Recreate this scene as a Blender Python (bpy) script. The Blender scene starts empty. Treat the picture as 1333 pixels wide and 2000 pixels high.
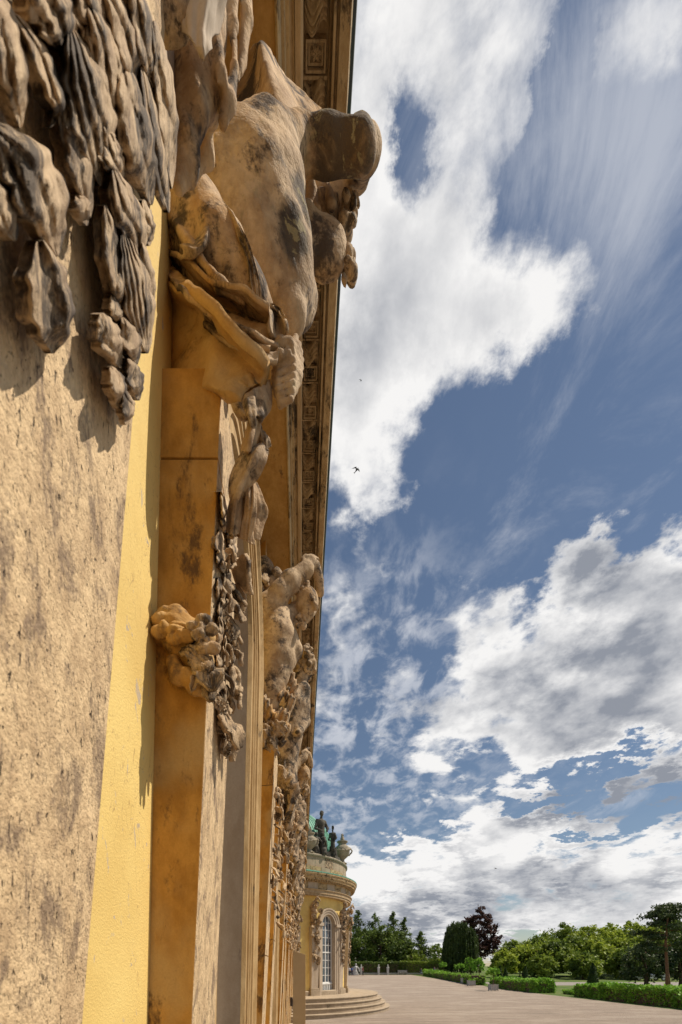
import bpy, math, random
import numpy as np
from math import radians as R, sin, cos, pi, sqrt, atan2
from mathutils import Vector, Matrix
random.seed(7); rng = np.random.RandomState(7)
SC = bpy.context.scene
COL = SC.collection

# ------------------------------------------------------------------ camera, light, sky
F = 900.0; PX0 = 587.6; PY0 = 1887.0        # focal length and facade vanishing point, in photograph pixels
CH = 2.86                                    # lens height above the gravel
cam = bpy.data.cameras.new('camera'); co = bpy.data.objects.new('camera', cam); COL.objects.link(co)
co.location = (0, 0, CH); co.rotation_euler = (R(90), 0, 0)
cam.sensor_fit = 'HORIZONTAL'; cam.sensor_width = 36; cam.lens = 36*F/1333
cam.shift_x = (666.5-PX0)/1333; cam.shift_y = (PY0-1000)/1333
cam.clip_start = .02; cam.clip_end = 3000
cam.dof.use_dof = True; cam.dof.focus_distance = 2.6; cam.dof.aperture_fstop = 9
SC.camera = co
SUN_EL, SUN_AZ = R(58), R(5)                # azimuth measured from +X (away from the wall) towards +Y
sv = Vector((cos(SUN_EL)*cos(SUN_AZ), cos(SUN_EL)*sin(SUN_AZ), sin(SUN_EL)))
sl = bpy.data.lights.new('sun', 'SUN'); so = bpy.data.objects.new('sun', sl); COL.objects.link(so)
sl.energy = 4.9; sl.angle = R(.5); sl.color = (1, .90, .76)
so.rotation_euler = sv.to_track_quat('Z', 'Y').to_euler()
SC.view_settings.view_transform = 'Standard'; SC.view_settings.look = 'None'
SC.view_settings.exposure = 0.16; SC.view_settings.gamma = 1
SC.view_settings.use_curve_mapping = False

def make_world():
    w = bpy.data.worlds.new('World'); SC.world = w; w.use_nodes = True
    nt = w.node_tree; N = nt.nodes; L = nt.links; N.clear()
    def m(op, a, b=None, c=None, clamp=False):
        n = N.new('ShaderNodeMath'); n.operation = op; n.use_clamp = clamp
        for i, v in enumerate((a, b, c)):
            if v is None: continue
            if isinstance(v, (int, float)): n.inputs[i].default_value = v
            else: L.new(v, n.inputs[i])
        return n.outputs[0]
    def sstep(x, a, b):
        n = N.new('ShaderNodeMapRange'); n.interpolation_type = 'SMOOTHSTEP'
        L.new(x, n.inputs[0]); n.inputs[1].default_value = a; n.inputs[2].default_value = b
        return n.outputs[0]
    def mix(f, a, b):
        n = N.new('ShaderNodeMix'); n.data_type = 'RGBA'
        if isinstance(f, float): n.inputs[0].default_value = f
        else: L.new(f, n.inputs[0])
        for i, v in ((6, a), (7, b)):
            if isinstance(v, tuple): n.inputs[i].default_value = (*v, 1)
            else: L.new(v, n.inputs[i])
        return n.outputs[2]
    tc = N.new('ShaderNodeTexCoord'); sp = N.new('ShaderNodeSeparateXYZ'); L.new(tc.outputs['Generated'], sp.inputs[0])
    X, Y, Z = sp.outputs
    fwd = sstep(Y, .05, .3)
    yc = m('MAXIMUM', Y, .05)
    U = m('DIVIDE', X, yc); V = m('DIVIDE', Z, yc)
    den = m('ADD', m('MAXIMUM', Z, 0.), .16)
    cu = m('DIVIDE', X, den); cv = m('DIVIDE', Y, den)
    cb = N.new('ShaderNodeCombineXYZ'); L.new(cu, cb.inputs[0]); L.new(cv, cb.inputs[1])
    def noise(vec, sc, det, ro, off=(0, 0, 0), dist=0., st=(1, 1, 1)):
        mp = N.new('ShaderNodeMapping'); L.new(vec, mp.inputs[0]); mp.inputs[1].default_value = off; mp.inputs[3].default_value = st
        n = N.new('ShaderNodeTexNoise'); L.new(mp.outputs[0], n.inputs['Vector'])
        n.inputs['Scale'].default_value = sc; n.inputs['Detail'].default_value = det
        n.inputs['Roughness'].default_value = ro; n.inputs['Distortion'].default_value = dist
        return n.outputs[0]
    # large cloud banks: where (u,v), half sizes, tilt, weight
    warp = noise(cb.outputs[0], 1.9, 9, .66, (9, 2, 0))
    Uw = m('ADD', U, m('MULTIPLY', m('SUBTRACT', warp, .5), .8)); Vw = m('ADD', V, m('MULTIPLY', m('SUBTRACT', noise(cb.outputs[0], 1.9, 9, .66, (1, 12, 0)), .5), .8))
    def bank(px, py, rx, ry, deg, wgt):
        u0 = (px-PX0)/F; v0 = (PY0-py)/F; a = R(deg)
        du = m('SUBTRACT', Uw, u0); dv = m('SUBTRACT', Vw, v0)
        p = m('ADD', m('MULTIPLY', du, cos(a)), m('MULTIPLY', dv, sin(a)))
        q = m('SUBTRACT', m('MULTIPLY', dv, cos(a)), m('MULTIPLY', du, sin(a)))
        p = m('DIVIDE', p, rx/F); q = m('DIVIDE', q, ry/F)
        d = m('ADD', m('MULTIPLY', p, p), m('MULTIPLY', q, q))
        g = m('EXPONENT', m('MULTIPLY', d, -1.0))
        return m('MULTIPLY', g, wgt)
    banks = [(830, 240, 220, 560, -8, .60), (750, 720, 140, 260, 0, .62), (1100, 600, 170, 120, 25, .6), (960, 560, 150, 200, 0, .34),
             (1270, 60, 230, 130, 35, .50), (1040, -140, 240, 200, 0, .3), (1120, 140, 26, 220, -14, -.45), (868, 250, 40, 110, -10, -.62), (1330, 1180, 200, 270, 0, .95),
             (1110, 1330, 260, 160, 18, .85), (960, 1480, 170, 100, 10, .34), (1180, 1090, 70, 60, 0, .3), (1360, 1470, 160, 60, 0, .35), (690, 1000, 70, 60, 0, .3),
             (1090, 1600, 200, 45, 10, .85), (760, 1690, 190, 50, 0, .75), (1180, 1710, 280, 60, 0, .85), (900, 1820, 620, 60, 0, .8), (1330, 1580, 60, 40, 0, .4),
             (1180, 870, 230, 140, 10, -.62), (1230, 350, 190, 150, 60, -.2), (800, 1060, 170, 110, 0, -.2), (1000, 1000, 160, 130, 0, -.5), (1160, 1525, 200, 34, 0, -.7), (700, 1560, 120, 60, 0, -.3)]
    tot = None
    for b in banks:
        g = bank(*b); tot = g if tot is None else m('ADD', tot, g)
    tot = m('MULTIPLY', tot, fwd)
    back = m('MULTIPLY', m('SUBTRACT', 1., fwd), .16)
    tot = m('ADD', tot, back)
    lowm = m('SUBTRACT', 1., sstep(V, .80, 1.35)); hi = m('SUBTRACT', 1., lowm); G_ = tc.outputs['Generated']
    def blend(a, b): return m('ADD', m('MULTIPLY', a, hi), m('MULTIPLY', b, lowm))
    n1 = blend(noise(cb.outputs[0], 1.5, 12, .58, (3.1, 1.7, 0), .25), noise(G_, 2.6, 12, .56, (4.3, 1.2, 2.2), .15, (1, 1, 1.7)))
    n1s = blend(noise(cb.outputs[0], 1.5, 12, .58, (3.175, 1.73, 0), .25), noise(G_, 2.6, 12, .56, (4.325, 1.2, 2.31), .15, (1, 1, 1.7)))
    fine = blend(noise(cb.outputs[0], 6.5, 8, .6, (7, 3, 1), .4), noise(G_, 11, 8, .6, (7, 3, 1), .2, (1, 1, 1.8)))
    puff = m('ABSOLUTE', m('SUBTRACT', noise(G_, 6.5, 7, .5, (4, 9, 2), .1, (1, 1, 1.7)), .5))
    bump = m('ADD', m('ADD', m('MULTIPLY', n1, 1.9), m('MULTIPLY', fine, .85)), m('MULTIPLY', m('MULTIPLY', m('SUBTRACT', .09, puff), 2.6), lowm))
    field = m('ADD', bump, m('SUBTRACT', tot, 1.72))
    dens = sstep(field, -.14, .26)
    # high thin cloud: streaks up high, small flocks lower down
    st = noise(cb.outputs[0], 3.2, 10, .68, (2, 5, 0), .8, (1., .55, 1))
    stm = m('MULTIPLY', sstep(m('ADD', st, m('MULTIPLY', m('MULTIPLY', bank(1230, 250, 230, 300, 0, .22), fwd), 1.)), .52, .84), .62)
    mk = noise(cb.outputs[0], 13, 6, .6, (0, 4, 0), .3, (1, .7, 1))
    low = m('MULTIPLY', bank(740, 1400, 250, 260, 0, 1.15), fwd)
    mkm = m('MULTIPLY', sstep(mk, .42, .66), m('MULTIPLY', low, .75), clamp=True)
    thin = m('MAXIMUM', stm, mkm)
    # light: where the bank thins towards the sun it is white, in its depth it is grey
    edge = m('SUBTRACT', n1, n1s)
    thick = sstep(field, .10, .95)
    lit = m('ADD', m('SUBTRACT', .86, m('MULTIPLY', thick, .78)), m('MULTIPLY', edge, 5.5))
    lit = m('ADD', lit, m('MULTIPLY', m('SUBTRACT', fine, .5), 1.5), clamp=True)
    lit = m('MINIMUM', m('MAXIMUM', lit, 0.), 1.)
    ccol = mix(lit, (2.55, 2.75, 3.2), (8.3, 8.2, 8.1))
    sky = N.new('ShaderNodeTexSky'); sky.sky_type = 'NISHITA'; sky.sun_disc = False
    sky.sun_elevation = SUN_EL; sky.sun_rotation = R(90)-SUN_AZ; sky.dust_density = .15; sky.air_density = 1.1; sky.ozone_density = 1.2
    hs = N.new('ShaderNodeHueSaturation'); L.new(sky.outputs[0], hs.inputs['Color']); hs.inputs['Saturation'].default_value = .95; hs.inputs['Value'].default_value = .64
    c = mix(thin, hs.outputs[0], (5.8, 6.0, 6.5))
    c = mix(dens, c, ccol)
    bg = N.new('ShaderNodeBackground'); L.new(c, bg.inputs[0]); bg.inputs[1].default_value = .1
    out = N.new('ShaderNodeOutputWorld'); L.new(bg.outputs[0], out.inputs[0])
make_world()

# ------------------------------------------------------------------ helpers
def P(px, py, Y):                            # where a point seen at (px,py) stands when it is Y metres along the facade
    return Vector(((px-PX0)/F*Y, Y, (PY0-py)/F*Y+CH))
def props(o, label=None, cat=None, group=None, kind=None):
    for k, v in (('label', label), ('category', cat), ('group', group), ('kind', kind)):
        if v: o[k] = v
    return o
def empty(name, loc=(0, 0, 0), rz=0, **k):
    o = bpy.data.objects.new(name, None); COL.objects.link(o); o.location = loc; o.rotation_euler = (0, 0, rz)
    o.empty_display_size = .1
    return props(o, **k)
def link(name, me, parent=None, mat=None, **k):
    o = bpy.data.objects.new(name, me); COL.objects.link(o)
    if mat is not None and not me.materials: me.materials.append(mat)
    if parent is not None: o.parent = parent
    return props(o, **k)
def copy_tree(o, parent=None):
    c = o.copy(); COL.objects.link(c); c.parent = parent
    for ch in list(o.children): copy_tree(ch, c)
    return c
def mesh(name, v, f, smooth=False):
    me = bpy.data.meshes.new(name); me.from_pydata([tuple(p) for p in v], [], [tuple(q) for q in f])
    if smooth: me.shade_smooth()
    me.update(); return me
def np_mesh(name, v, quads, smooth=True):
    me = bpy.data.meshes.new(name); v = np.asarray(v, dtype=np.float32); q = np.asarray(quads, dtype=np.int32)
    k = q.shape[1]
    me.vertices.add(len(v)); me.vertices.foreach_set('co', v.ravel())
    me.loops.add(q.size); me.loops.foreach_set('vertex_index', q.ravel())
    me.polygons.add(len(q)); me.polygons.foreach_set('loop_start', np.arange(0, q.size, k, dtype=np.int32))
    me.polygons.foreach_set('loop_total', np.full(len(q), k, dtype=np.int32))
    me.update(calc_edges=True)
    if smooth: me.shade_smooth()
    return me
class MB:
    def __init__(s): s.v = []; s.f = []
    def hexa(s, c):                          # eight corners: bottom ring, top ring
        b = len(s.v); s.v += [tuple(p) for p in c]
        for q in ((3, 2, 1, 0), (4, 5, 6, 7), (0, 1, 5, 4), (1, 2, 6, 5), (2, 3, 7, 6), (3, 0, 4, 7)): s.f.append(tuple(b+i for i in q))
    def box(s, x0, x1, y0, y1, z0, z1):
        s.hexa([(x0, y0, z0), (x1, y0, z0), (x1, y1, z0), (x0, y1, z0), (x0, y0, z1), (x1, y0, z1), (x1, y1, z1), (x0, y1, z1)])
    def sweep(s, prof, path, closed=False):  # prof: (a,b) list; path: function frames (origin, A axis, B axis)
        n = len(prof); b = len(s.v)
        for (o, A, B) in path:
            for (p, q) in prof: s.v.append(tuple(o+A*p+B*q))
        m = len(path)
        for i in range(m-1):
            for j in range(n-(0 if closed else 1)):
                j2 = (j+1) % n
                s.f.append((b+i*n+j, b+i*n+j2, b+(i+1)*n+j2, b+(i+1)*n+j))
        if closed:
            s.f.append(tuple(b+j for j in reversed(range(n)))); s.f.append(tuple(b+(m-1)*n+j for j in range(n)))
    def lathe(s, prof, c=(0, 0, 0), n=24, a0=0, a1=2*pi):
        b = len(s.v); full = abs(a1-a0-2*pi) < 1e-6; cols = n if full else n+1
        for i in range(cols):
            a = a0+(a1-a0)*i/n
            for (r, z) in prof: s.v.append((c[0]+r*cos(a), c[1]+r*sin(a), c[2]+z))
        k = len(prof)
        for i in range(n):
            i2 = (i+1) % cols
            for j in range(k-1): s.f.append((b+i*k+j, b+i2*k+j, b+i2*k+j+1, b+i*k+j+1))
    def tube(s, pts, rads, n=8):
        b = len(s.v); m = len(pts)
        for i, p in enumerate(pts):
            p = Vector(p); d = (Vector(pts[min(i+1, m-1)])-Vector(pts[max(i-1, 0)])).normalized()
            u = d.cross(Vector((.3, .2, 1)) if abs(d.z) < .9 else Vector((1, 0, 0))).normalized(); w = d.cross(u)
            for j in range(n):
                a = 2*pi*j/n; s.v.append(tuple(p+(u*cos(a)+w*sin(a))*rads[i]))
        for i in range(m-1):
            for j in range(n): s.f.append((b+i*n+j, b+i*n+(j+1) % n, b+(i+1)*n+(j+1) % n, b+(i+1)*n+j))
        s.f.append(tuple(b+j for j in reversed(range(n)))); s.f.append(tuple(b+(m-1)*n+j for j in range(n)))
    def build(s, name, mat, parent=None, smooth=False, bevel=0, **k):
        me = mesh(name, s.v, s.f, smooth)
        if bevel:
            import bmesh
            bm = bmesh.new(); bm.from_mesh(me)
            bmesh.ops.bevel(bm, geom=bm.edges[:], offset=bevel, segments=2, affect='EDGES', profile=.6)
            bm.to_mesh(me); bm.free()
        o = link(name, me, parent, mat, **k)
        return o

# ---- numpy value noise
LAT = rng.rand(32, 32, 32)
def vnoise(p, sc):
    q = p*sc; i = np.floor(q).astype(int); f = q-i; f = f*f*(3-2*f); i &= 31; j = (i+1) & 31
    x0, y0, z0 = i[..., 0], i[..., 1], i[..., 2]; x1, y1, z1 = j[..., 0], j[..., 1], j[..., 2]
    fx, fy, fz = f[..., 0], f[..., 1], f[..., 2]
    a = LAT[x0, y0, z0]*(1-fx)+LAT[x1, y0, z0]*fx; b = LAT[x0, y1, z0]*(1-fx)+LAT[x1, y1, z0]*fx
    c = LAT[x0, y0, z1]*(1-fx)+LAT[x1, y0, z1]*fx; d = LAT[x0, y1, z1]*(1-fx)+LAT[x1, y1, z1]*fx
    return ((a*(1-fy)+b*fy)*(1-fz)+(c*(1-fy)+d*fy)*fz)-.5
# ---- carved forms: smooth unions of round cones and ellipsoids, meshed with surface nets
class Carve:
    def __init__(s): s.pr = []
    def cone(s, a, ra, b, rb, k=.03, sub=False): s.pr.append(('c', np.array(a, float), ra, np.array(b, float), rb, k, sub)); return s
    def ball(s, c, r, k=.03, sub=False, rot=None):
        r = np.array(r if hasattr(r, '__len__') else (r, r, r), float)
        s.pr.append(('e', np.array(c, float), r, rot, None, k, sub)); return s
    def pc(s, pts, k=.03, sub=False):        # chain of (px,py,Y,radius px)
        q = [(P(a, b, Y), r*Y/F) for a, b, Y, r in pts]
        for (a, ra), (b, rb) in zip(q, q[1:]): s.cone(a, ra, b, rb, k, sub)
        return s
    def pb(s, px, py, Y, rx, ry, rd=None, k=.03, sub=False, rot=None):
        return s.ball(P(px, py, Y), (rx*Y/F, (rd if rd else rx*Y/F), ry*Y/F), k, sub, rot)
    def mesh(s, name, vox, disp=None, org=(0, 0, 0)):
        lo = np.full(3, 1e9); hi = -lo
        for t in s.pr:
            if t[6]: continue
            if t[0] == 'c':
                for c, r in ((t[1], t[2]), (t[3], t[4])): lo = np.minimum(lo, c-r-t[5]); hi = np.maximum(hi, c+r+t[5])
            else: lo = np.minimum(lo, t[1]-t[2].max()-t[5]); hi = np.maximum(hi, t[1]+t[2].max()+t[5])
        lo -= 3*vox+.01; hi += 3*vox+.01
        n = np.ceil((hi-lo)/vox).astype(int)+1
        D = np.full(n, .5)
        ax = [lo[i]+vox*np.arange(n[i]) for i in range(3)]
        for t in s.pr:
            k = t[5]
            if t[0] == 'c': bl = np.minimum(t[1]-t[2], t[3]-t[4])-k-3*vox; bh = np.maximum(t[1]+t[2], t[3]+t[4])+k+3*vox
            else: bl = t[1]-t[2].max()-k-3*vox; bh = t[1]+t[2].max()+k+3*vox
            i0 = np.clip(((bl-lo)/vox).astype(int), 0, n-1); i1 = np.clip(((bh-lo)/vox).astype(int)+2, 1, n)
            sl_ = tuple(slice(i0[i], i1[i]) for i in range(3))
            g = np.stack(np.meshgrid(*[ax[i][sl_[i]] for i in range(3)], indexing='ij'), -1)
            if t[0] == 'c':
                ab = t[3]-t[1]; h = np.clip(((g-t[1])@ab)/max(ab@ab, 1e-9), 0, 1)
                d = np.linalg.norm(g-t[1]-h[..., None]*ab, axis=-1)-(t[2]+h*(t[4]-t[2]))
            else:
                q = g-t[1]
                if t[3] is not None: q = q@np.array(t[3])
                q = q/t[2]; l = np.linalg.norm(q, axis=-1); l2 = np.linalg.norm(q/t[2], axis=-1)
                d = l*(l-1)/np.maximum(l2, 1e-6)
            o = D[sl_]
            if t[6]:
                h = np.clip(.5-.5*(o+d)/k, 0, 1); D[sl_] = o*(1-h)-d*h+k*h*(1-h)
            else:
                h = np.clip(.5+.5*(o-d)/k, 0, 1); D[sl_] = o*(1-h)+d*h-k*h*(1-h)
        # only a shell near the surface needs the relief
        if disp is not None:
            mk = np.abs(D) < max(4*vox, .05); idx = np.argwhere(mk); pts = lo+vox*idx
            D[mk] += disp(pts)
        return surf_net(name, D, lo-np.array(org), vox)
def surf_net(name, D, lo, vox):
    ins = D < 0
    nx, ny, nz = D.shape
    S = np.zeros((nx-1, ny-1, nz-1, 3)); C = np.zeros((nx-1, ny-1, nz-1))
    for ax in range(3):
        a = [slice(None)]*3; b = [slice(None)]*3; a[ax] = slice(0, -1); b[ax] = slice(1, None)
        da = D[tuple(a)]; db = D[tuple(b)]; cr = (da < 0) != (db < 0)
        t = np.where(cr, da/np.where(cr, da-db, 1), 0)
        o = [i for i in range(3) if i != ax]
        for u in (0, 1):
            for v in (0, 1):
                sl_ = [slice(None)]*3
                sl_[o[0]] = slice(u, (nx, ny, nz)[o[0]]-1+u); sl_[o[1]] = slice(v, (nx, ny, nz)[o[1]]-1+v)
                c = cr[tuple(sl_)].astype(float); tt = t[tuple(sl_)]
                C += c; S[..., ax] += tt*c; S[..., o[0]] += u*c; S[..., o[1]] += v*c
    act = C > 0; idx = np.full(act.shape, -1, int); ii = np.argwhere(act); idx[act] = np.arange(len(ii))
    V = lo+vox*(ii+S[act]/C[act][:, None])
    Q = []
    for ax in range(3):
        a = [slice(None)]*3; b = [slice(None)]*3; a[ax] = slice(0, -1); b[ax] = slice(1, None)
        cr = ins[tuple(a)] != ins[tuple(b)]
        e = np.argwhere(cr); o = [(ax+1) % 3, (ax+2) % 3]
        e = e[(e[:, o[0]] > 0) & (e[:, o[1]] > 0) & (e[:, o[0]] < D.shape[o[0]]-1) & (e[:, o[1]] < D.shape[o[1]]-1)]
        if not len(e): continue
        du = np.zeros(3, int); dv = np.zeros(3, int); du[o[0]] = 1; dv[o[1]] = 1
        g = lambda q: idx[q[:, 0], q[:, 1], q[:, 2]]
        q = np.stack([g(e-du-dv), g(e-dv), g(e), g(e-du)], 1)
        fl = ins[e[:, 0], e[:, 1], e[:, 2]]
        q[~fl] = q[~fl][:, ::-1]
        Q.append(q)
    Q = np.concatenate(Q)
    return np_mesh(name, V, Q)

# ------------------------------------------------------------------ materials
class NT:
    def __init__(s, name):
        s.m = bpy.data.materials.new(name); s.m.use_nodes = True; s.t = s.m.node_tree
        s.b = s.t.nodes['Principled BSDF']; s.geo = s.t.nodes.new('ShaderNodeNewGeometry')
    def link(s, a, b): s.t.links.new(a, b)
    def noise(s, sc, det=4, ro=.55, st=(1, 1, 1), off=(0, 0, 0), dist=0., vec=None):
        mp = s.t.nodes.new('ShaderNodeMapping'); s.link(vec or s.geo.outputs['Position'], mp.inputs[0])
        mp.inputs[1].default_value = off; mp.inputs[3].default_value = st
        n = s.t.nodes.new('ShaderNodeTexNoise'); s.link(mp.outputs[0], n.inputs['Vector'])
        n.inputs['Scale'].default_value = sc; n.inputs['Detail'].default_value = det
        n.inputs['Roughness'].default_value = ro; n.inputs['Distortion'].default_value = dist
        return n.outputs[0]
    def voro(s, sc, st=(1, 1, 1), feat='F1'):
        mp = s.t.nodes.new('ShaderNodeMapping'); s.link(s.geo.outputs['Position'], mp.inputs[0]); mp.inputs[3].default_value = st
        n = s.t.nodes.new('ShaderNodeTexVoronoi'); n.feature = feat; s.link(mp.outputs[0], n.inputs['Vector']); n.inputs['Scale'].default_value = sc
        return n.outputs[0]
    def mr(s, x, a, b, c=0., d=1., smooth=True):
        n = s.t.nodes.new('ShaderNodeMapRange'); n.interpolation_type = 'SMOOTHSTEP' if smooth else 'LINEAR'
        s.link(x, n.inputs[0]); n.inputs[1].default_value = a; n.inputs[2].default_value = b; n.inputs[3].default_value = c; n.inputs[4].default_value = d
        return n.outputs[0]
    def math(s, op, a, b):
        n = s.t.nodes.new('ShaderNodeMath'); n.operation = op
        for i, v in enumerate((a, b)):
            if isinstance(v, (int, float)): n.inputs[i].default_value = v
            else: s.link(v, n.inputs[i])
        return n.outputs[0]
    def mix(s, f, a, b, mode='MIX'):
        n = s.t.nodes.new('ShaderNodeMix'); n.data_type = 'RGBA'; n.blend_type = mode
        if isinstance(f, (int, float)): n.inputs[0].default_value = f
        else: s.link(f, n.inputs[0])
        for i, v in ((6, a), (7, b)):
            if isinstance(v, tuple): n.inputs[i].default_value = (*v, 1)
            else: s.link(v, n.inputs[i])
        return n.outputs[2]
    def bump(s, h, dist, strength=1., prev=None):
        n = s.t.nodes.new('ShaderNodeBump'); s.link(h, n.inputs['Height']); n.inputs['Distance'].default_value = dist; n.inputs['Strength'].default_value = strength
        if prev: s.link(prev, n.inputs['Normal'])
        return n.outputs[0]
    def done(s, col, rough=.85, nrm=None, spec=.25):
        if isinstance(col, tuple): s.b.inputs['Base Color'].default_value = (*col, 1)
        else: s.link(col, s.b.inputs['Base Color'])
        s.b.inputs['Roughness'].default_value = rough
        s.b.inputs['Specular IOR Level'].default_value = spec
        if nrm: s.link(nrm, s.b.inputs['Normal'])
        return s.m

def stone(name, light, mid, soot=(.045, .036, .03), soot_amt=.4, ochre=None, ochre_amt=.4, st=(1, 1, 1), sc=6., pit=.0, bump=.006, grain=90., lichen=0., soff=(0, 0, 0)):
    t = NT(name)
    a = t.noise(sc, 6, .6, st, soff); b = t.noise(sc*4.3, 5, .6, st, (3, 1, 2)); g = t.noise(grain, 3, .6, (1, 1, 1))
    f = t.math('ADD', t.math('MULTIPLY', a, .6), t.math('MULTIPLY', b, .4))
    c = t.mix(t.mr(f, .36, .64), light, mid)
    if ochre: c = t.mix(t.math('MULTIPLY', t.mr(t.noise(sc*.45, 4, .55, (1, 1, .8), (5, 5, 5)), .62-.3*ochre_amt, .78-.2*ochre_amt), .9), c, ochre)
    s_ = t.math('ADD', t.math('MULTIPLY', t.noise(sc*.9, 8, .66, st, (11, 4, 7), .5), .75), t.math('MULTIPLY', t.noise(sc*9, 4, .7, st, (1, 8, 3)), .25))
    lo = .70-.30*soot_amt
    c = t.mix(t.math('MULTIPLY', t.mr(s_, lo, lo+.11), .9), c, soot)
    if lichen: c = t.mix(t.math('MULTIPLY', t.mr(t.noise(sc*2.4, 7, .7, (1, 1, 1), (20, 3, 9), .6), .60, .66), lichen), c, (.30, .25, .13))
    h = t.math('ADD', t.math('MULTIPLY', b, .8), t.math('MULTIPLY', g, .35))
    if pit:
        v = t.noise(sc*6.5, 3, .5, (st[0], st[1], st[2]*.7), (8, 8, 1), .4); pm = t.mr(v, .62+.1*(1-pit), .70+.1*(1-pit))
        v2 = t.noise(sc*17, 2, .5, (st[0], st[1], st[2]*.8), (2, 6, 1), .3); pm2 = t.mr(v2, .66, .74)
        pm = t.math('MAXIMUM', pm, pm2)
        c = t.mix(t.math('MULTIPLY', pm, .75), c, (.07, .045, .03))
        h = t.math('SUBTRACT', h, t.math('MULTIPLY', pm, 1.6))
    c = t.mix(t.mr(g, .3, .7, .0, .28), c, t.mix(1., c, (.72, .68, .62), 'MULTIPLY'))
    return t.done(c, .88, t.bump(h, bump))
M = {}
M['front'] = stone('weathered_sandstone', (.80, .59, .345), (.55, .385, .22), soot=(.27, .19, .125), soot_amt=.68, st=(1, 1, .55), sc=17, pit=.7, bump=.008, grain=190)
M['ochre'] = stone('bounce_lit_ochre_sandstone', (.62, .33, .075), (.40, .195, .038), soot=(.11, .06, .03), soot_amt=.62, ochre=(.55, .36, .15), ochre_amt=.55, st=(1, 1, .5), sc=6, bump=.004, grain=160)  # shaft sides: ochre stone with the warm bounce light painted into its orange
M['pale'] = stone('pale_dressed_stone', (.52, .43, .33), (.42, .33, .24), soot=(.17, .13, .10), soot_amt=.28, st=(1, 1, .3), sc=5, bump=.002)
M['sculpt'] = stone('carved_sandstone', (.64, .475, .30), (.34, .23, .135), soot=(.055, .04, .032), soot_amt=.68, ochre=(.48, .27, .09), ochre_amt=.22, sc=5.4, bump=.010, grain=110, lichen=.4)
def stained(name, src, spots, lich=.8):
    m_ = M[src].copy(); m_.name = name; nt = m_.node_tree; b = nt.nodes['Principled BSDF']
    t = NT.__new__(NT); t.m = m_; t.t = nt; t.b = b; t.geo = [n for n in nt.nodes if n.type == 'NEW_GEOMETRY'][0]
    col = b.inputs['Base Color'].links[0].from_socket
    wn = t.noise(7, 7, .68, (1, 1, 1), (3, 9, 2), .5); tot = None
    for (c_, r_) in spots:
        v = nt.nodes.new('ShaderNodeVectorMath'); v.operation = 'DISTANCE'; t.link(t.geo.outputs['Position'], v.inputs[0]); v.inputs[1].default_value = c_
        q = t.mr(v.outputs['Value'], 0., r_*1.7, 1., 0.); tot = q if tot is None else t.math('MAXIMUM', tot, q)
    k_ = t.mr(t.math('ADD', t.math('MULTIPLY', tot, .75), t.math('MULTIPLY', wn, 1.1)), .86, 1.16)
    c = t.mix(t.math('MULTIPLY', k_, .86), col, (.045, .036, .029))
    li = t.math('MULTIPLY', t.mr(t.noise(16, 6, .7, (1, 1, 1), (2, 2, 2), .8), .54, .60), t.math('MULTIPLY', k_, lich))
    c = t.mix(li, c, (.33, .27, .14)); t.link(c, b.inputs['Base Color']); return m_
M['arm'] = stone('lichened_dark_sandstone', (.40, .30, .19), (.22, .16, .10), soot=(.028, .024, .021), soot_amt=.82, sc=5, bump=.010, lichen=.9, grain=100)
M['drape'] = stone('carved_drapery_stone', (.64, .46, .28), (.34, .215, .115), soot=(.04, .032, .028), soot_amt=.72, ochre=(.50, .27, .07), ochre_amt=.36, sc=5.8, bump=.008, grain=110)
M['cloth_ochre'] = stone('ochre_drapery_stone', (.58, .37, .15), (.42, .22, .055), soot=(.12, .07, .035), soot_amt=.60, ochre=(.55, .41, .24), ochre_amt=.4, sc=4.5, bump=.005)
M['leaf'] = stone('sooty_carved_leaf_stone', (.60, .44, .27), (.31, .21, .125), soot=(.055, .042, .032), soot_amt=.74, st=(1, 1, .30), sc=19, bump=.007, grain=200)
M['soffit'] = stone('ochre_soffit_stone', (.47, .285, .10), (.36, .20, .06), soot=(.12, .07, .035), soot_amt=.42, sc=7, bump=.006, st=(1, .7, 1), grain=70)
M['mould'] = stone('moulding_stone', (.52, .39, .24), (.36, .25, .14), soot=(.07, .05, .035), soot_amt=.42, sc=8, st=(1, .25, 1), bump=.004)
M['cornice'] = stone('stained_cornice_stone', (.56, .42, .24), (.36, .24, .115), soot=(.04, .03, .022), soot_amt=.66, sc=8, st=(1, .45, 1), bump=.006)
M['surr'] = stone('ochre_moulded_stone', (.54, .37, .18), (.38, .235, .095), soot=(.10, .07, .04), soot_amt=.45, st=(1, 1, .3), sc=7, bump=.003)
M['reveal'] = stone('taupe_reveal_stone', (.50, .375, .255), (.42, .30, .19), soot=(.14, .10, .08), soot_amt=.4, st=(1, 1, .4), sc=4, bump=.002)
M['far'] = stone('darkened_carved_stone', (.56, .42, .275), (.28, .19, .115), soot=(.028, .024, .022), soot_amt=.80, sc=9, bump=.010)
M['step'] = stone('step_stone', (.44, .35, .25), (.33, .26, .18), soot=(.12, .095, .07), soot_amt=.4, sc=2, bump=.004)
M['grey'] = stone('grey_statue_stone', (.40, .35, .26), (.26, .22, .16), soot=(.04, .04, .036), soot_amt=.45, sc=3, bump=.01)
M['dark_statue'] = stone('blackened_statue_stone', (.12, .11, .09), (.07, .065, .055), soot=(.02, .02, .02), soot_amt=.6, sc=3, bump=.01)
M['white_statue'] = stone('white_marble', (.62, .61, .58), (.5, .49, .46), soot=(.25, .24, .22), soot_amt=.35, sc=2, bump=.004)
t = NT('yellow_plaster')
n = t.noise(2.2, 6, .6); g = t.noise(150, 4, .65); pk = t.noise(16, 9, .72, (1, 1, .55), (4, 4, 4), .6)
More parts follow.
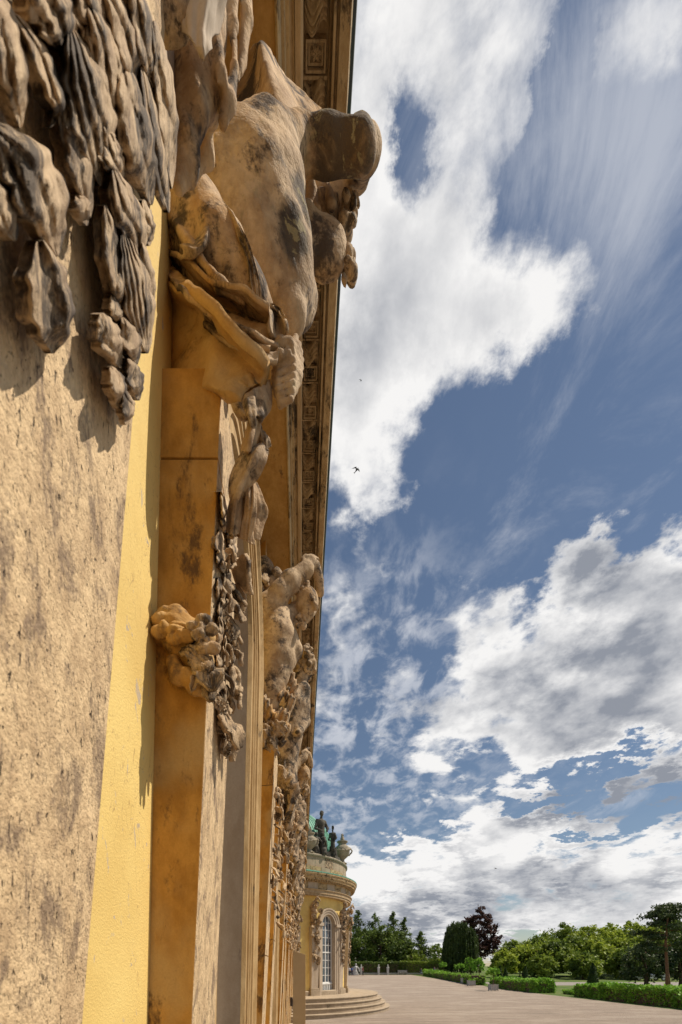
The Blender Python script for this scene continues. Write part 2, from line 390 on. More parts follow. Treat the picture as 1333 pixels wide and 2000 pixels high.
c = t.mix(t.mr(n, .35, .7), (.84, .62, .22), (.74, .52, .17))
c = t.mix(t.mr(pk, .625, .64), c, (.50, .42, .32))
cr = t.noise(7, 2, .5, (1, 1, .6), (2, 7, 1), 3.2)
c = t.mix(t.math('MULTIPLY', t.math('SUBTRACT', 1., t.mr(t.math('ABSOLUTE', t.math('SUBTRACT', cr, .5), 0), .0, .007)), t.mr(t.noise(2.5, 2), .44, .56)), c, (.45, .30, .12))
M['yellow'] = t.done(c, .8, t.bump(t.math('ADD', g, t.math('MULTIPLY', pk, .6)), .003, .8), .3)
def simple(name, col, col2=None, sc=8, rough=.7, bump=.003, spec=.3, metal=0.):
    t = NT(name); n = t.noise(sc, 5, .6)
    c = t.mix(t.mr(n, .3, .7), col, col2 or tuple(x*.75 for x in col))
    m = t.done(c, rough, t.bump(n, bump), spec); t.b.inputs['Metallic'].default_value = metal
    return m
M['gutter'] = simple('dark_lead_gutter', (.035, .035, .03), (.03, .05, .035), 6, .6)
M['copper'] = simple('green_copper', (.17, .42, .30), (.11, .31, .22), 3, .6)
M['white'] = simple('white_window_paint', (.78, .77, .74), (.7, .69, .66), 10, .45)
M['beige'] = simple('beige_door_paint', (.56, .38, .19), (.52, .35, .17), 4, .5)
M['iron'] = simple('rusty_iron', (.09, .06, .04), None, 20, .6)
M['mortar'] = simple('mortar_joint', (.20, .13, .06), None, 30, .9)
M['dark_room'] = simple('dark_interior', (.03, .027, .025))
M['bark'] = simple('bark', (.16, .10, .065), (.09, .06, .045), 14, .9, .02)
M['pine_bark'] = simple('red_pine_bark', (.30, .14, .085), (.17, .085, .055), 9, .9, .02)
M['pot'] = simple('pale_wooden_tub', (.52, .49, .45), (.42, .39, .36), 6, .7)
M['skin'] = simple('skin', (.50, .30, .21), None, 5, .5)
M['hair'] = simple('brown_hair', (.06, .04, .03), None, 30, .6)
M['bench'] = simple('weathered_bench_wood', (.42, .40, .36), None, 12, .7)
M['feather'] = simple('black_feathers', (.02, .02, .022), None, 12, .6)
M['car_paint'] = simple('silver_car_paint', (.5, .52, .55), (.5, .52, .55), 3, .25, .0, .6, .6)
M['tyre'] = simple('black_rubber', (.02, .02, .02), None, 12, .8)
t = NT('window_glass'); t.done(t.mix(t.mr(t.noise(1.3, 2), .35, .65), (.05, .06, .08), (.10, .12, .15)), .04, t.bump(t.noise(2, 2), .004), .9); M['glass'] = t.m
# gravel with raked bands
t = NT('gravel')
g = t.noise(38, 6, .75); g2 = t.noise(7, 6, .65, (.35, 1, 1)); g3 = t.noise(.55, 6, .6, (.5, 1.3, 1)); rk = t.noise(2.4, 5, .6, (.10, 1, 1), (3, 3, 3), .3)
c = t.mix(t.mr(g2, .35, .65), (.40, .32, .25), (.31, .245, .19))
c = t.mix(t.mr(rk, .50, .64, 0, .5), c, (.19, .15, .118))
c = t.mix(t.mr(g3, .48, .62, 0, .6), c, (.47, .39, .31))
c = t.mix(t.mr(g, .35, .72, 0, .45), c, (.13, .105, .09))
M['gravel'] = t.done(c, .95, t.bump(t.math('ADD', g, t.math('MULTIPLY', rk, .5)), .05))
t = NT('lawn_grass')
g = t.noise(30, 4, .7); g3 = t.noise(.35, 5, .6); 
c = t.mix(t.mr(g3, .35, .65), (.085, .15, .03), (.17, .20, .055)); c = t.mix(t.mr(g, .3, .7, 0, .5), c, (.04, .07, .015))
M['lawn'] = t.done(c, .95, t.bump(g, .05))
M['path'] = simple('grey_path', (.30, .27, .24), None, 5, .9)
def leafmat(name, a, b, dark, sc=1.1, trans=.35):
    t = NT(name)
    oi = t.geo.outputs['Random Per Island']
    c = t.mix(t.mr(oi, .0, 1., smooth=False), a, b)
    c = t.mix(t.mr(t.noise(sc, 4, .6), .42, .68, 0, .75), c, dark)
    t.done(c, .55, None, .35)
    tr = t.t.nodes.new('ShaderNodeBsdfTranslucent'); t.link(c, tr.inputs[0])
    mx = t.t.nodes.new('ShaderNodeMixShader'); mx.inputs[0].default_value = trans
    t.link(t.b.outputs[0], mx.inputs[1]); t.link(tr.outputs[0], mx.inputs[2])
    t.link(mx.outputs[0], t.t.nodes['Material Output'].inputs[0])
    return t.m
M['lf_hedge'] = leafmat('hedge_leaves', (.19, .40, .035), (.33, .55, .06), (.07, .17, .02))
M['lf_tree'] = leafmat('deciduous_leaves', (.17, .25, .030), (.30, .36, .05), (.045, .085, .018), .35)
M['lf_tree2'] = leafmat('bright_deciduous_leaves', (.30, .38, .04), (.46, .52, .07), (.09, .15, .022), .35)
M['lf_dark'] = leafmat('dark_conifer_needles', (.085, .14, .025), (.19, .25, .04), (.028, .052, .015), .35, .3)
M['lf_weep'] = leafmat('weeping_beech_leaves', (.05, .085, .02), (.11, .15, .035), (.022, .04, .012), .6, .25)
M['lf_copper'] = leafmat('copper_beech_leaves', (.075, .036, .03), (.15, .07, .05), (.03, .014, .016), .4, .25)
M['lf_yew'] = leafmat('clipped_yew_needles', (.045, .09, .02), (.09, .14, .03), (.025, .05, .015), 1.5, .2)
M['lf_pine'] = leafmat('pine_needles', (.05, .08, .025), (.10, .13, .04), (.025, .045, .018), .5, .2)

# ------------------------------------------------------------------ the ground
def gz(y): 
    if y < 55: return 0.
    if y < 95: return 1.26*(y-55)/40
    return 1.26
def strip(name, x0, x1, ys, mat, dz=0., parent=None, nx=2, **k):
    v = []; f = []
    for y in ys:
        a = x0(y) if callable(x0) else x0; b = x1(y) if callable(x1) else x1
        for i in range(nx+1): v.append((a+(b-a)*i/nx, y, gz(y)+dz))
    n = nx+1
    for j in range(len(ys)-1):
        for i in range(nx): f.append((j*n+i, j*n+i+1, (j+1)*n+i+1, (j+1)*n+i))
    return link(name, mesh(name, v, f), parent, mat, **k)
ys = [-60, 0, 20, 40, 55, 60, 65, 70, 75, 80, 85, 90, 95, 130, 300, 900, 2000]
strip('ground', -900, 900, ys, M['lawn'], 0, kind='structure')
strip('gravel_court', -30, lambda y: 24.4 if y < 60 else 24.4-(y-60)*.10, [-60, 0, 20, 40, 55, 60, 65, 70, 75, 80, 85, 89.5], M['gravel'], .006, kind='structure')
strip('garden_path', 26.5, 70, [62, 65, 68.5], M['path'], .006, kind='structure')
strip('park_path', 23, 26, [90, 96, 130], M['path'], .006, kind='structure')

# ------------------------------------------------------------------ the palace wing
XW, PER, PITCH0 = -.5, 4.13, .32             # wall plane, bay rhythm, start of the first herm
YEND = 26.9
ZS = 4.25+CH                                 # underside of the architrave
wing = empty('palace_wing', (0, 0, 0), label='long yellow palace wing with arched windows and heavy bracketed cornice along the left', cat='palace wing')
bc = [3.2+PER*k for k in range(-1, 6)]       # window centres
HW, ZSP = .67, CH+2.68; RA = HW
def arch_pts(hw, zs, z0, n=20):
    return [(-hw, z0)]+[(-hw*cos(pi*i/n), zs+hw*sin(pi*i/n)) for i in range(n+1)]+[(hw, z0)]
def bay_wall(mb, x, ya, yb, yc, z0, z1, hw, zs, depth):
    n = 20; arc = [(yc-hw*cos(pi*i/n), zs+hw*sin(pi*i/n)) for i in range(n+1)]
    def quad(a, b, c, d): k = len(mb.v); mb.v += [a, b, c, d]; mb.f.append((k, k+1, k+2, k+3))
    quad((x, ya, z0), (x, yc-hw, z0), (x, yc-hw, zs), (x, ya, zs)); quad((x, yc+hw, z0), (x, yb, z0), (x, yb, zs), (x, yc+hw, zs))
    for i in range(n):
        (a, za), (b, zb) = arc[i], arc[i+1]
        ta = ya+(yb-ya)*i/n; tb = ya+(yb-ya)*(i+1)/n
        quad((x, a, za), (x, b, zb), (x, tb, z1), (x, ta, z1))
    k = len(mb.v); mb.v += [(x, ya, zs), (x, arc[0][0], zs), (x, ya, z1)]; mb.f.append((k, k+1, k+2))
    k = len(mb.v); mb.v += [(x, arc[-1][0], zs), (x, yb, zs), (x, yb, z1)]; mb.f.append((k, k+1, k+2))
def arch_path(yc, hw, zs, z0, x, n=24):
    pts = [(yc-hw, z0, (-1, 0)), (yc-hw, zs, (-1, 0))]+[(yc-hw*cos(pi*i/n), zs+hw*sin(pi*i/n), (-cos(pi*i/n), sin(pi*i/n))) for i in range(1, n)]+[(yc+hw, zs, (1, 0)), (yc+hw, z0, (1, 0))]
    return [(Vector((x, y, z)), Vector((0, d[0], d[1])), Vector((1, 0, 0))) for y, z, d in pts]
wb = MB(); prev = -3.2
for i, yc in enumerate(bc):
    b = yc+PER/2 if i < len(bc)-1 else YEND+.3
    bay_wall(wb, XW, prev, b, yc, 0, ZS+.3, HW+.02, ZSP, .3); prev = b
WALL = wb.build('plaster_wall', M['yellow'], wing)
# moulded surround, reveal, window: built once, then copied for each bay
surround_prof = [(-.02, -.45), (-.02, .0), (.0, .035), (.07, .035), (.075, .05), (.115, .05), (.12, .035), (.19, .035), (.20, .055), (.245, .055), (.25, .07), (.30, .075), (.335, .1), (.37, .1), (.375, .0)]
def lean(o):
    for v_ in o.data.vertices: v_.co.x += .022*(min(v_.co.z-CH, 2.6)+.2)
    return o
def window_at(yc, name_parent, mats=True):
    s = MB(); s.sweep(surround_prof[1:], arch_path(yc, HW, ZSP, 0, XW)); sur = s.build('window_surround', M['surr'], name_parent)
    s = MB(); s.sweep([(-.02, -.45), (-.02, -.001)], arch_path(yc, HW, ZSP, 0, XW)); s.build('reveal', M['reveal'], sur)
    f = MB(); f.sweep([(-.09, 0), (-.09, .07), (0, .07), (0, 0)], arch_path(yc, HW-.02, ZSP, .0, XW-.30), True)
    f.box(XW-.30, XW-.24, yc-.035, yc+.035, 0, ZSP+HW-.05)
    fr = f.build('window_frame', M['white'], name_parent)
    g = MB()
    for z in [.9+.42*i for i in range(11)]: g.box(XW-.29, XW-.25, yc-HW+.1, yc+HW-.1, z, z+.03)
    for y in (-.33, .33): g.box(XW-.292, XW-.252, yc+y-.012, yc+y+.012, .9, ZSP+.5)
    g.build('glazing_bar', M['white'], fr)
    p = MB(); p.box(XW-.28, XW-.27, yc-HW+.06, yc+HW-.06, .85, ZSP+.40); p.build('pane', M['glass'], fr)
    q = MB(); q.box(XW-.30, XW-.22, yc-HW+.06, yc+HW-.06, .0, .85); q.build('lower_panel', M['white'], fr)
    return sur, fr
lean(WALL)
sur0, fr0 = window_at(bc[0], wing); lean(sur0); lean(sur0.children[0])
for k in range(1, len(bc)):
    for o in (sur0, fr0):
        c = copy_tree(o, wing); c.location.y += PER*k
rm = MB(); rm.box(XW-2.2, XW-.45, -3.2, YEND, -.3, ZS+.3); rm.build('interior', M['dark_room'], wing)
rf = MB(); rf.box(XW-2.4, .02, -3.2, YEND+.4, CH+5.45, CH+6.3); rf.build('roof_parapet', M['cornice'], wing)
# entablature: a long profile swept along the facade, seen from straight below
def sw(prof, mat, name, parent, y0=-3.2, y1=YEND+.2, seg=60):
    s = MB(); s.sweep([(x, z+CH) for x, z in prof], [(Vector((0, y0+(y1-y0)*i/seg, 0)), Vector((1, 0, 0)), Vector((0, 0, 1))) for i in range(seg+1)])
    return s.build(name, mat, parent)
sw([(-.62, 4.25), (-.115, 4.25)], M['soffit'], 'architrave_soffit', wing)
sw([(-.115, 4.25), (-.115, 4.235), (-.105, 4.225), (-.095, 4.24), (-.09, 4.30), (-.075, 4.30), (-.07, 4.33), (-.052, 4.33), (-.05, 4.36), (-.04, 4.37), (-.03, 4.36)], M['cornice'], 'architrave_moulding', wing)
sw([(-.03, 4.36), (-.026, 4.37), (-.026, 4.355), (.0, 4.355), (.0125, 4.365), (.0125, 4.8), (.012, 5.02)], M['mould'], 'architrave_face', wing)
corn = sw([(.012, 5.0), (.150, 5.0), (.152, 4.95), (.158, 4.93), (.168, 4.95), (.172, 4.90), (.185, 4.90), (.19, 4.94), (.20, 4.93), (.205, 4.90), (.262, 4.90), (.266, 4.93), (.27, 5.25), (.29, 5.3), (.292, 5.45), (.30, 5.5)], M['cornice'], 'cornice', wing)
sw([(.296, 5.43), (.318, 5.45), (.324, 5.5), (.324, 5.62), (.30, 5.64), (.0, 5.7)], M['gutter'], 'gutter', wing)
# scroll brackets and rosette coffers under the corona
def bracket_mesh():
    nu, nv = 14, 40; v = []
    for i in range(nu+1):
        u = i/nu
        for j in range(nv+1):
            w = j/nv; x = .02+.118*u
            y = .01+.125*w+.022*sin(u*2*pi-.4)
            z = -.080*(abs(sin(pi*w))**.5)*(.55+.45*sin(u*pi))-.015*abs(sin(w*pi*5))
            v.append((x, y, z+ .0))
    f = [(i*(nv+1)+j, i*(nv+1)+j+1, (i+1)*(nv+1)+j+1, (i+1)*(nv+1)+j) for i in range(nu) for j in range(nv)]
    return mesh('scroll_bracket', v, f, True)
def coffer_mesh():
    m = MB(); y0, y1, x0, x1 = .160, .255, .028, .138
    for a in (0, 1):
        d = a*.014; z = -.034+a*.014; w = .009
        m.box(x0+d, x1-d, y0+d, y0+d+w, z, .001); m.box(x0+d, x1-d, y1-d-w, y1-d, z, .001)
        m.box(x0+d, x0+d+w, y0+d+w, y1-d-w, z, .001); m.box(x1-d-w, x1-d, y0+d+w, y1-d-w, z, .001)
    b = len(m.v); n = 24                     # rosette hanging in the coffer
    cx, cy = (x0+x1)/2, (y0+y1)/2
    m.v.append((cx, cy, -.022))
    for r_, z in ((.008, -.017), (.014, -.02), (.026, -.012)):
        for k in range(n): rr = r_*(1+.28*cos(6*2*pi*k/n)); m.v.append((cx+rr*cos(2*pi*k/n), cy+rr*sin(2*pi*k/n), z))
    for k in range(n): m.f.append((b, b+1+k, b+1+(k+1) % n))
    for r_ in range(2):
        for k in range(n): m.f.append((b+1+r_*n+k, b+1+(r_+1)*n+k, b+1+(r_+1)*n+(k+1) % n, b+1+r_*n+(k+1) % n))
    m.box(.015, .15, .262, .2735, -.035, .001)
    return mesh('coffer', m.v, m.f)
bm_, cm_ = bracket_mesh(), coffer_mesh(); bm_.materials.append(M['cornice']); cm_.materials.append(M['cornice'])
k = 0; y = 1.77
while y < YEND-.2:
    for nm, me in (('scroll_bracket', bm_), ('coffer', cm_)):
        o = link(nm, me, corn); o.location = (0, y, CH+5.002)
    y += .2695
# far buildings of gravel edge: beige door leaf standing open at right angles to the wall
d = MB(); Y = 12.
d.hexa([(-.20, Y, 0), (.127, Y, 0), (.127, Y+.05, 0), (-.20, Y+.05, 0), (-.20, Y, CH+.40), (.127, Y, CH+.29), (.127, Y+.05, CH+.29), (-.20, Y+.05, CH+.40)])
dr = empty('door_leaf', (0, 0, 0), label='tall beige door leaf standing open at right angles to the palace wall', cat='door')
d.build('door_panel', M['beige'], dr, bevel=.004)
d = MB(); d.box(-.275, -.205, Y-.03, Y+.02, CH-1.05, CH-.82); d.box(-.26, -.235, Y-.06, Y-.03, CH-1.0, CH-.87); d.build('latch', M['iron'], dr)

# ------------------------------------------------------------------ rotunda
RC = Vector((-2.44, 32.3, 0)); RW = 5.55
rot = empty('rotunda', RC, label='round yellow pavilion with green copper dome, curved cornice and arched white window beyond the wing', cat='pavilion')
A0, A1 = R(-125), R(60)
def lat(name, prof, mat, parent, n=96, smooth=False):
    m = MB(); m.lathe([(r, z+CH) for r, z in prof], (0, 0, 0), n, A0, A1); return m.build(name, mat, parent, smooth)
def rp(a, r, z): return Vector((r*cos(a), r*sin(a), z+CH))
WA = [R(-97), R(-41.5), R(14)]; hwr = .66; zsr = 2.55; wz0 = -1.8
# curved wall with arched openings
m = MB(); NA = 240; zt = 4.35
def opening(a):
    for w in WA:
        d_ = (a-w)*RW
        if abs(d_) < hwr: return zsr+sqrt(max(hwr**2-d_**2, 0))
    return None
edges = sorted([A0+(A1-A0)*i/NA for i in range(NA+1)]+[w+s*(hwr/RW) for w in WA for s in (-1, 1)])
for a, b in zip(edges, edges[1:]):
    if b-a < 1e-6: continue
    mid = (a+b)/2
    inside = any(abs(mid-w)*RW < hwr for w in WA)
    if inside:
        w = min(WA, key=lambda q: abs(q-mid))
        za, zb = [zsr+sqrt(max(hwr**2-((q-w)*RW)**2, 0)) for q in (a, b)]
    else: za = zb = wz0-.02
    kx = len(m.v); m.v += [tuple(rp(a, RW, za)), tuple(rp(b, RW, zb)), tuple(rp(b, RW, zt)), tuple(rp(a, RW, zt))]; m.f.append((kx, kx+1, kx+2, kx+3))
m.build('curved_wall', M['yellow'], rot)
def rpath(w, hw, zs, z0, r, n=20):
    pts = [(-hw, z0, (-1, 0)), (-hw, zs, (-1, 0))]+[(-hw*cos(pi*i/n), zs+hw*sin(pi*i/n), (-cos(pi*i/n), sin(pi*i/n))) for i in range(1, n)]+[(hw, zs, (1, 0)), (hw, z0, (1, 0))]
    out = Vector((cos(w), sin(w), 0)); tg = Vector((-sin(w), cos(w), 0)); o = out*r
    return [(o+tg*s+Vector((0, 0, z+CH)), tg*d[0]+Vector((0, 0, d[1])), out) for s, z, d in pts]
def window_r(w):
    s = MB(); s.sweep([(-.02, -.5), (-.02, .06), (.12, .06), (.13, .10), (.26, .10), (.28, .14), (.36, .14), (.37, .0)], rpath(w, hwr, zsr, wz0, RW)); s.build('window_surround', M['pale'], rot)
    out = Vector((cos(w), sin(w), 0)); tg = Vector((-sin(w), cos(w), 0))
    def bx(mb, s0, s1, r0, r1, z0, z1):
        c = [out*r+tg*s_+Vector((0, 0, z+CH)) for z in (z0, z1) for (s_, r) in ((s0, r0), (s0, r1), (s1, r1), (s1, r0))]; mb.hexa(c)
    for sgn in (-1, 1):                       # imposts
        i_ = MB(); bx(i_, sgn*(hwr+.2)-.22, sgn*(hwr+.2)+.22, RW-.05, RW+.19, zsr-.12, zsr+.06); i_.build('impost', M['pale'], rot)
    f = MB(); f.sweep([(-.09, 0), (-.09, .07), (0, .07), (0, 0)], rpath(w, hwr, zsr, wz0+.12, RW-.3), True)
    fr = f.build('window_frame', M['white'], rot)
    g = MB(); r0, r1 = RW-.29, RW-.24
    bx(g, -.03, .03, r0, r1+.01, wz0+.12, zsr+hwr-.06)
    for s_ in (-.31, .31): bx(g, s_-.014, s_+.014, r0, r1, wz0+.75, zsr+.5)
    zz = wz0+.72
    for i in range(9):
        hw_ = hwr-.05 if zz < zsr else sqrt(max(hwr**2-(zz-zsr)**2, .01))-.05
        bx(g, -hw_, hw_, r0+.004, r1-.004+(.03 if i in (0, 4) else 0), zz, zz+(.07 if i in (0, 4) else .032)); zz += .47
    g.build('glazing_bar', M['white'], fr)
    p = MB(); k = len(p.v)
    poly = [tuple(out*(RW-.265)+tg*s_+Vector((0, 0, z+CH))) for s_, z in [(-hwr+.05, wz0+.7)]+[(-(hwr-.05)*cos(pi*i/16), zsr+(hwr-.05)*sin(pi*i/16)) for i in range(17)]+[(hwr-.05, wz0+.7)]]
    p.v = poly; p.f = [tuple(range(len(poly)))]; p.build('pane', M['glass'], fr)
    b = MB(); bx(b, -hwr+.04, hwr-.04, RW-.24, RW-.16, wz0+.02, wz0+.10); bx(b, -hwr+.04, hwr-.04, RW-.24, RW-.16, wz0+.64, wz0+.72)
    for i in range(7): s_ = -.54+.18*i; bx(b, s_-.03, s_+.03, RW-.22, RW-.18, wz0+.10, wz0+.64)
    bx(b, -hwr+.04, hwr-.04, RW-.28, RW-.245, wz0, wz0+.7)
    b.build('balustrade_panel', M['white'], fr)
for w in WA: window_r(w)
m = MB(); m.lathe([(RW-.7, 0), (RW-.7, CH+4.4)], (0, 0, 0), 48, A0, A1); m.build('interior', M['dark_room'], rot)
lat('plinth', [(RW+.14, -2), (RW+.14, -1.55), (RW+.08, -1.5), (RW, -1.5)], M['step'], rot)
lat('architrave', [(RW-.1, 4.2), (RW+.36, 4.2), (RW+.36, 4.33), (RW+.40, 4.33), (RW+.40, 4.5), (RW+.46, 4.55), (RW+.46, 4.58), (RW+.36, 4.6)], M['mould'], rot)
for i in range(26):                           # frieze of alternating pale and dark stones
    a = A0+(A1-A0)*i/26; b = A0+(A1-A0)*(i+1)/26-.004
    m = MB(); m.lathe([(RW+.3, CH+4.58), (RW+.37, CH+4.6), (RW+.37, CH+4.98), (RW+.3, CH+5.0)], (0, 0, 0), 5, a, b)
    m.build('frieze_stone', M['pale'] if i % 2 else M['cornice'], rot)
lat('cornice_band', [(RW+.352, 4.97), (RW+.42, 5.0), (RW+.42, 5.08), (RW+.66, 5.1), (RW+.66, 5.16), (RW+.72, 5.25), (RW+.74, 5.36), (RW+.78, 5.42), (RW+.78, 5.52)], M['cornice'], rot)
m = MB()
for i in range(110):
    a = A0+(A1-A0)*i/110; b = a+(A1-A0)/110*.5
    m.lathe([(RW+.42, CH+5.0), (RW+.60, CH+5.0), (RW+.60, CH+5.1)], (0, 0, 0), 1, a, b)
    for q in (a, b): kx = len(m.v); m.v += [tuple(rp(q, r, z)) for r, z in ((RW+.42, 5.0), (RW+.60, 5.0), (RW+.60, 5.1), (RW+.42, 5.1))]; m.f.append((kx, kx+1, kx+2, kx+3))
m.build('dentils', M['cornice'], rot)
lat('lead_flashing', [(RW+.79, 5.5), (RW+.79, 5.56), (RW+.2, 5.72)], M['copper'], rot)
for row, (z0, z1, r0, mt) in enumerate(((5.66, 6.0, RW+.13, 'cornice'), (6.0, 6.62, RW+.05, 'step'))):
    for i in range(22):
        a = A0+(A1-A0)*(i+.5*row)/22; b = a+(A1-A0)/22-.004
        m = MB(); m.lathe([(r0-.2, CH+z0), (r0, CH+z0+.005), (r0, CH+z1-.005), (r0-.2, CH+z1)], (0, 0, 0), 5, a, b)
        m.build('parapet_stone', M['step'] if (i*7+row) % 3 == 0 else (M['far'] if (i*5) % 4 == 1 else M[mt]), rot)
lat('coping', [(RW-.2, 6.6), (RW+.10, 6.62), (RW+.14, 6.68), (RW+.14, 6.74), (RW+.05, 6.8), (RW-.5, 6.8)], M['grey'], rot)
dome = lat('dome', [(RW-.55, 6.7)]+[((RW-.62)*cos(t_)**.62 if t_ < 1.56 else 0.02, 6.95+3.7*sin(t_)) for t_ in [i*pi/2/14 for i in range(15)]], M['copper'], rot, 96, True)
m = MB()
for i in range(60):
    a = A0+(A1-A0)*i/60
    pts = [rp(a, (RW-.61)*cos(t_)**.62, 6.96+3.71*sin(t_)) for t_ in [j*pi/2/12 for j in range(11)]]
    m.tube(pts, [.028]*len(pts), 4)
m.build('dome_seam', M['copper'], dome)
steps = [(7.72, -1.80), (7.98, -2.06), (8.22, -2.33), (8.5, -2.60)]
for i, (r, z) in enumerate(steps):
    m = MB(); zb = z-.27
    m.lathe([(0.5, z+CH), (r+.03, z+CH), (r+.045, z+CH-.02), (r+.045, z+CH-.05), (r, z+CH-.06), (r, zb+CH)], (0, 0, 0), 72, R(-112), R(40))
    m.build('step', M['step'], rot)

# ------------------------------------------------------------------ herm pilasters
XA, XB = -.348, .0465                        # the shaft's face leans outward: x = XA + XB*(z above the lens)
def XF(z): return XA+XB*min(z, 2.6)
def shaft(parent, org, y0, y1, joints, near_slope=.08, far_slope=.05, top_in=0.):
    z = -CH+.55; zs = [z]+[j for j in joints]+[4.25]
    o = Vector(org)
    for a, b in zip(zs, zs[1:]):
        m = MB(); c = []
        gap = .004; yi = top_in if b > 4.2 else 0.
        for q in (a+gap, b-gap if b < 4.2 else b):
            fx = XF(q); ny = near_slope*max(q+.19, -.6); fy = far_slope*(q+.2)
            c += [Vector((XW+.022*(min(q, 2.6)+.2)-.02, y0+ny+yi, q+CH))-o, Vector((fx-yi*.8, y0+yi, q+CH))-o, Vector((fx-yi*.8, y1+fy-yi*.5, q+CH))-o, Vector((XW+.022*(min(q, 2.6)+.2)-.02, y1+fy, q+CH))-o]
        m.hexa(c); me_o = m.build('stone_block', M['ochre'], parent, bevel=.0035)  # sides wear the orange with bounce light painted in, the face the pale stone
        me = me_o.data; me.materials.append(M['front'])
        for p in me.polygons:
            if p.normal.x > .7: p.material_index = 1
    m = MB(); a, b = -CH+.55, (joints[-1]-.01 if top_in else 4.24); c = []
    for q in (a, b):
        fx = XF(q)-.008; ny = near_slope*max(q+.19, -.6)+.008; fy = far_slope*(q+.2)-.008
        c += [Vector((XW+.022*(min(q, 2.6)+.2)-.02, y0+ny, q+CH))-o, Vector((fx, y0+.008, q+CH))-o, Vector((fx, y1+fy, q+CH))-o, Vector((XW+.022*(min(q, 2.6)+.2)-.02, y1+fy, q+CH))-o]
    m.hexa(c); m.build('mortar', M['mortar'], parent)
    m = MB(); m.box(XW-.02-o.x, XA+.06-o.x, y0-.06-o.y, y1+.06-o.y, 0, .42); m.box(XW-.02-o.x, XA+.03-o.x, y0-.03-o.y, y1+.03-o.y, .42, .552)
    m.build('base', M['step'], parent, bevel=.01)

# relief leaves: traced on the leaning face, raised by h, with real sides down to the face
def catmull(pts, n):
    p = np.array(pts, float); p = np.vstack([2*p[0]-p[1], p, 2*p[-1]-p[-2]]); out = []
    m = len(p)-3
    for i in range(n+1):
        t = m*i/n; k = min(int(t), m-1); t -= k; a, b, c, d = p[k:k+4]
        out.append(.5*((2*b)+(c-a)*t+(2*a-5*b+4*c-d)*t*t+(3*b-a-3*c+d)*t**3))
    return np.array(out)
def on_face(px, py, h):
    c = (px-PX0)/F; m_ = (PY0-py)/F
    Y = (XA+h)/(c-XB*m_)
    return c*Y, Y, m_*Y
def relief_leaf(parent, org, sp, h=.03, fingers=3, cup=0., mat='leaf', seed=0, name='leaf', ns=34, nt=22, jag=.08, base=.25):
    c = catmull([(a, b, w) for a, b, w in sp], ns); rs = np.random.RandomState(seed+11)
    ph = rs.rand(6)*6.28; top = []; bot = []
    for i in range(ns+1):
        s = i/ns; x, y, w = c[i]; t0 = c[min(i+1, ns)]-c[max(i-1, 0)]; d = t0[:2]/(np.hypot(*t0[:2])+1e-9); n = np.array([-d[1], d[0]])
        w = w*max(sin(pi*min(max(s*.975+.02, 0), 1)), 0)**.5*(1+jag*sin(s*23+ph[0])+jag*.6*sin(s*41+ph[1]))
        for j in range(nt+1):
            u = 2*j/nt-1; q = np.array([x, y])+n*u*w/2*(1 if u > 0 else 1)+d*(.10*w*(1-abs(u)))
            dome = (1-u**4)**.5*(.8+.2*(1-u*u)) if cup >= 0 else (1-u**8)*(.35+.65*abs(u-.1)**1.5)*1.15
            g = abs(sin((u*fingers*.5+.22*sin(s*4+ph[2])+.08*sin(s*11+ph[5]))*pi))**.8 if fingers else 1
            wob = .28*sin(s*7+ph[3]+u*1.3)+.16*sin(s*13+ph[4]-u*2.)
            hh = h*(base+.75*dome*(.68+.32*g)+wob*.5*dome)*(.25+.75*min(1, sin(pi*min(s+.12, 1))*1.5))
            hh += h*dome*(.26*vnoise(np.array([[q[0]*.06, q[1]*.022, seed*3.1]]), 1.)[0]+.12*vnoise(np.array([[q[0]*.2, q[1]*.07, seed*1.7]]), 1.)[0])
            X, Y, Z = on_face(q[0], q[1], max(hh, .003))
            top.append((X-org[0], Y-org[1], Z+CH-org[2])); bot.append((XA+XB*Z-.006-org[0], Y-org[1], Z+CH-org[2]))
    n = nt+1; v = list(top); f = []
    for i in range(ns):
        for j in range(nt): f.append((i*n+j, i*n+j+1, (i+1)*n+j+1, (i+1)*n+j))
    ring = [j for j in range(n)]+[i*n+nt for i in range(1, ns+1)]+[ns*n+j for j in range(nt-1, -1, -1)]+[i*n for i in range(ns-1, 0, -1)]
    b = len(v); v += [bot[r] for r in ring]; k = len(ring)
    for i in range(k): f.append((ring[i], b+i, b+(i+1) % k, ring[(i+1) % k]))
    return link(name, mesh(name, v, f, True), parent, M[mat])
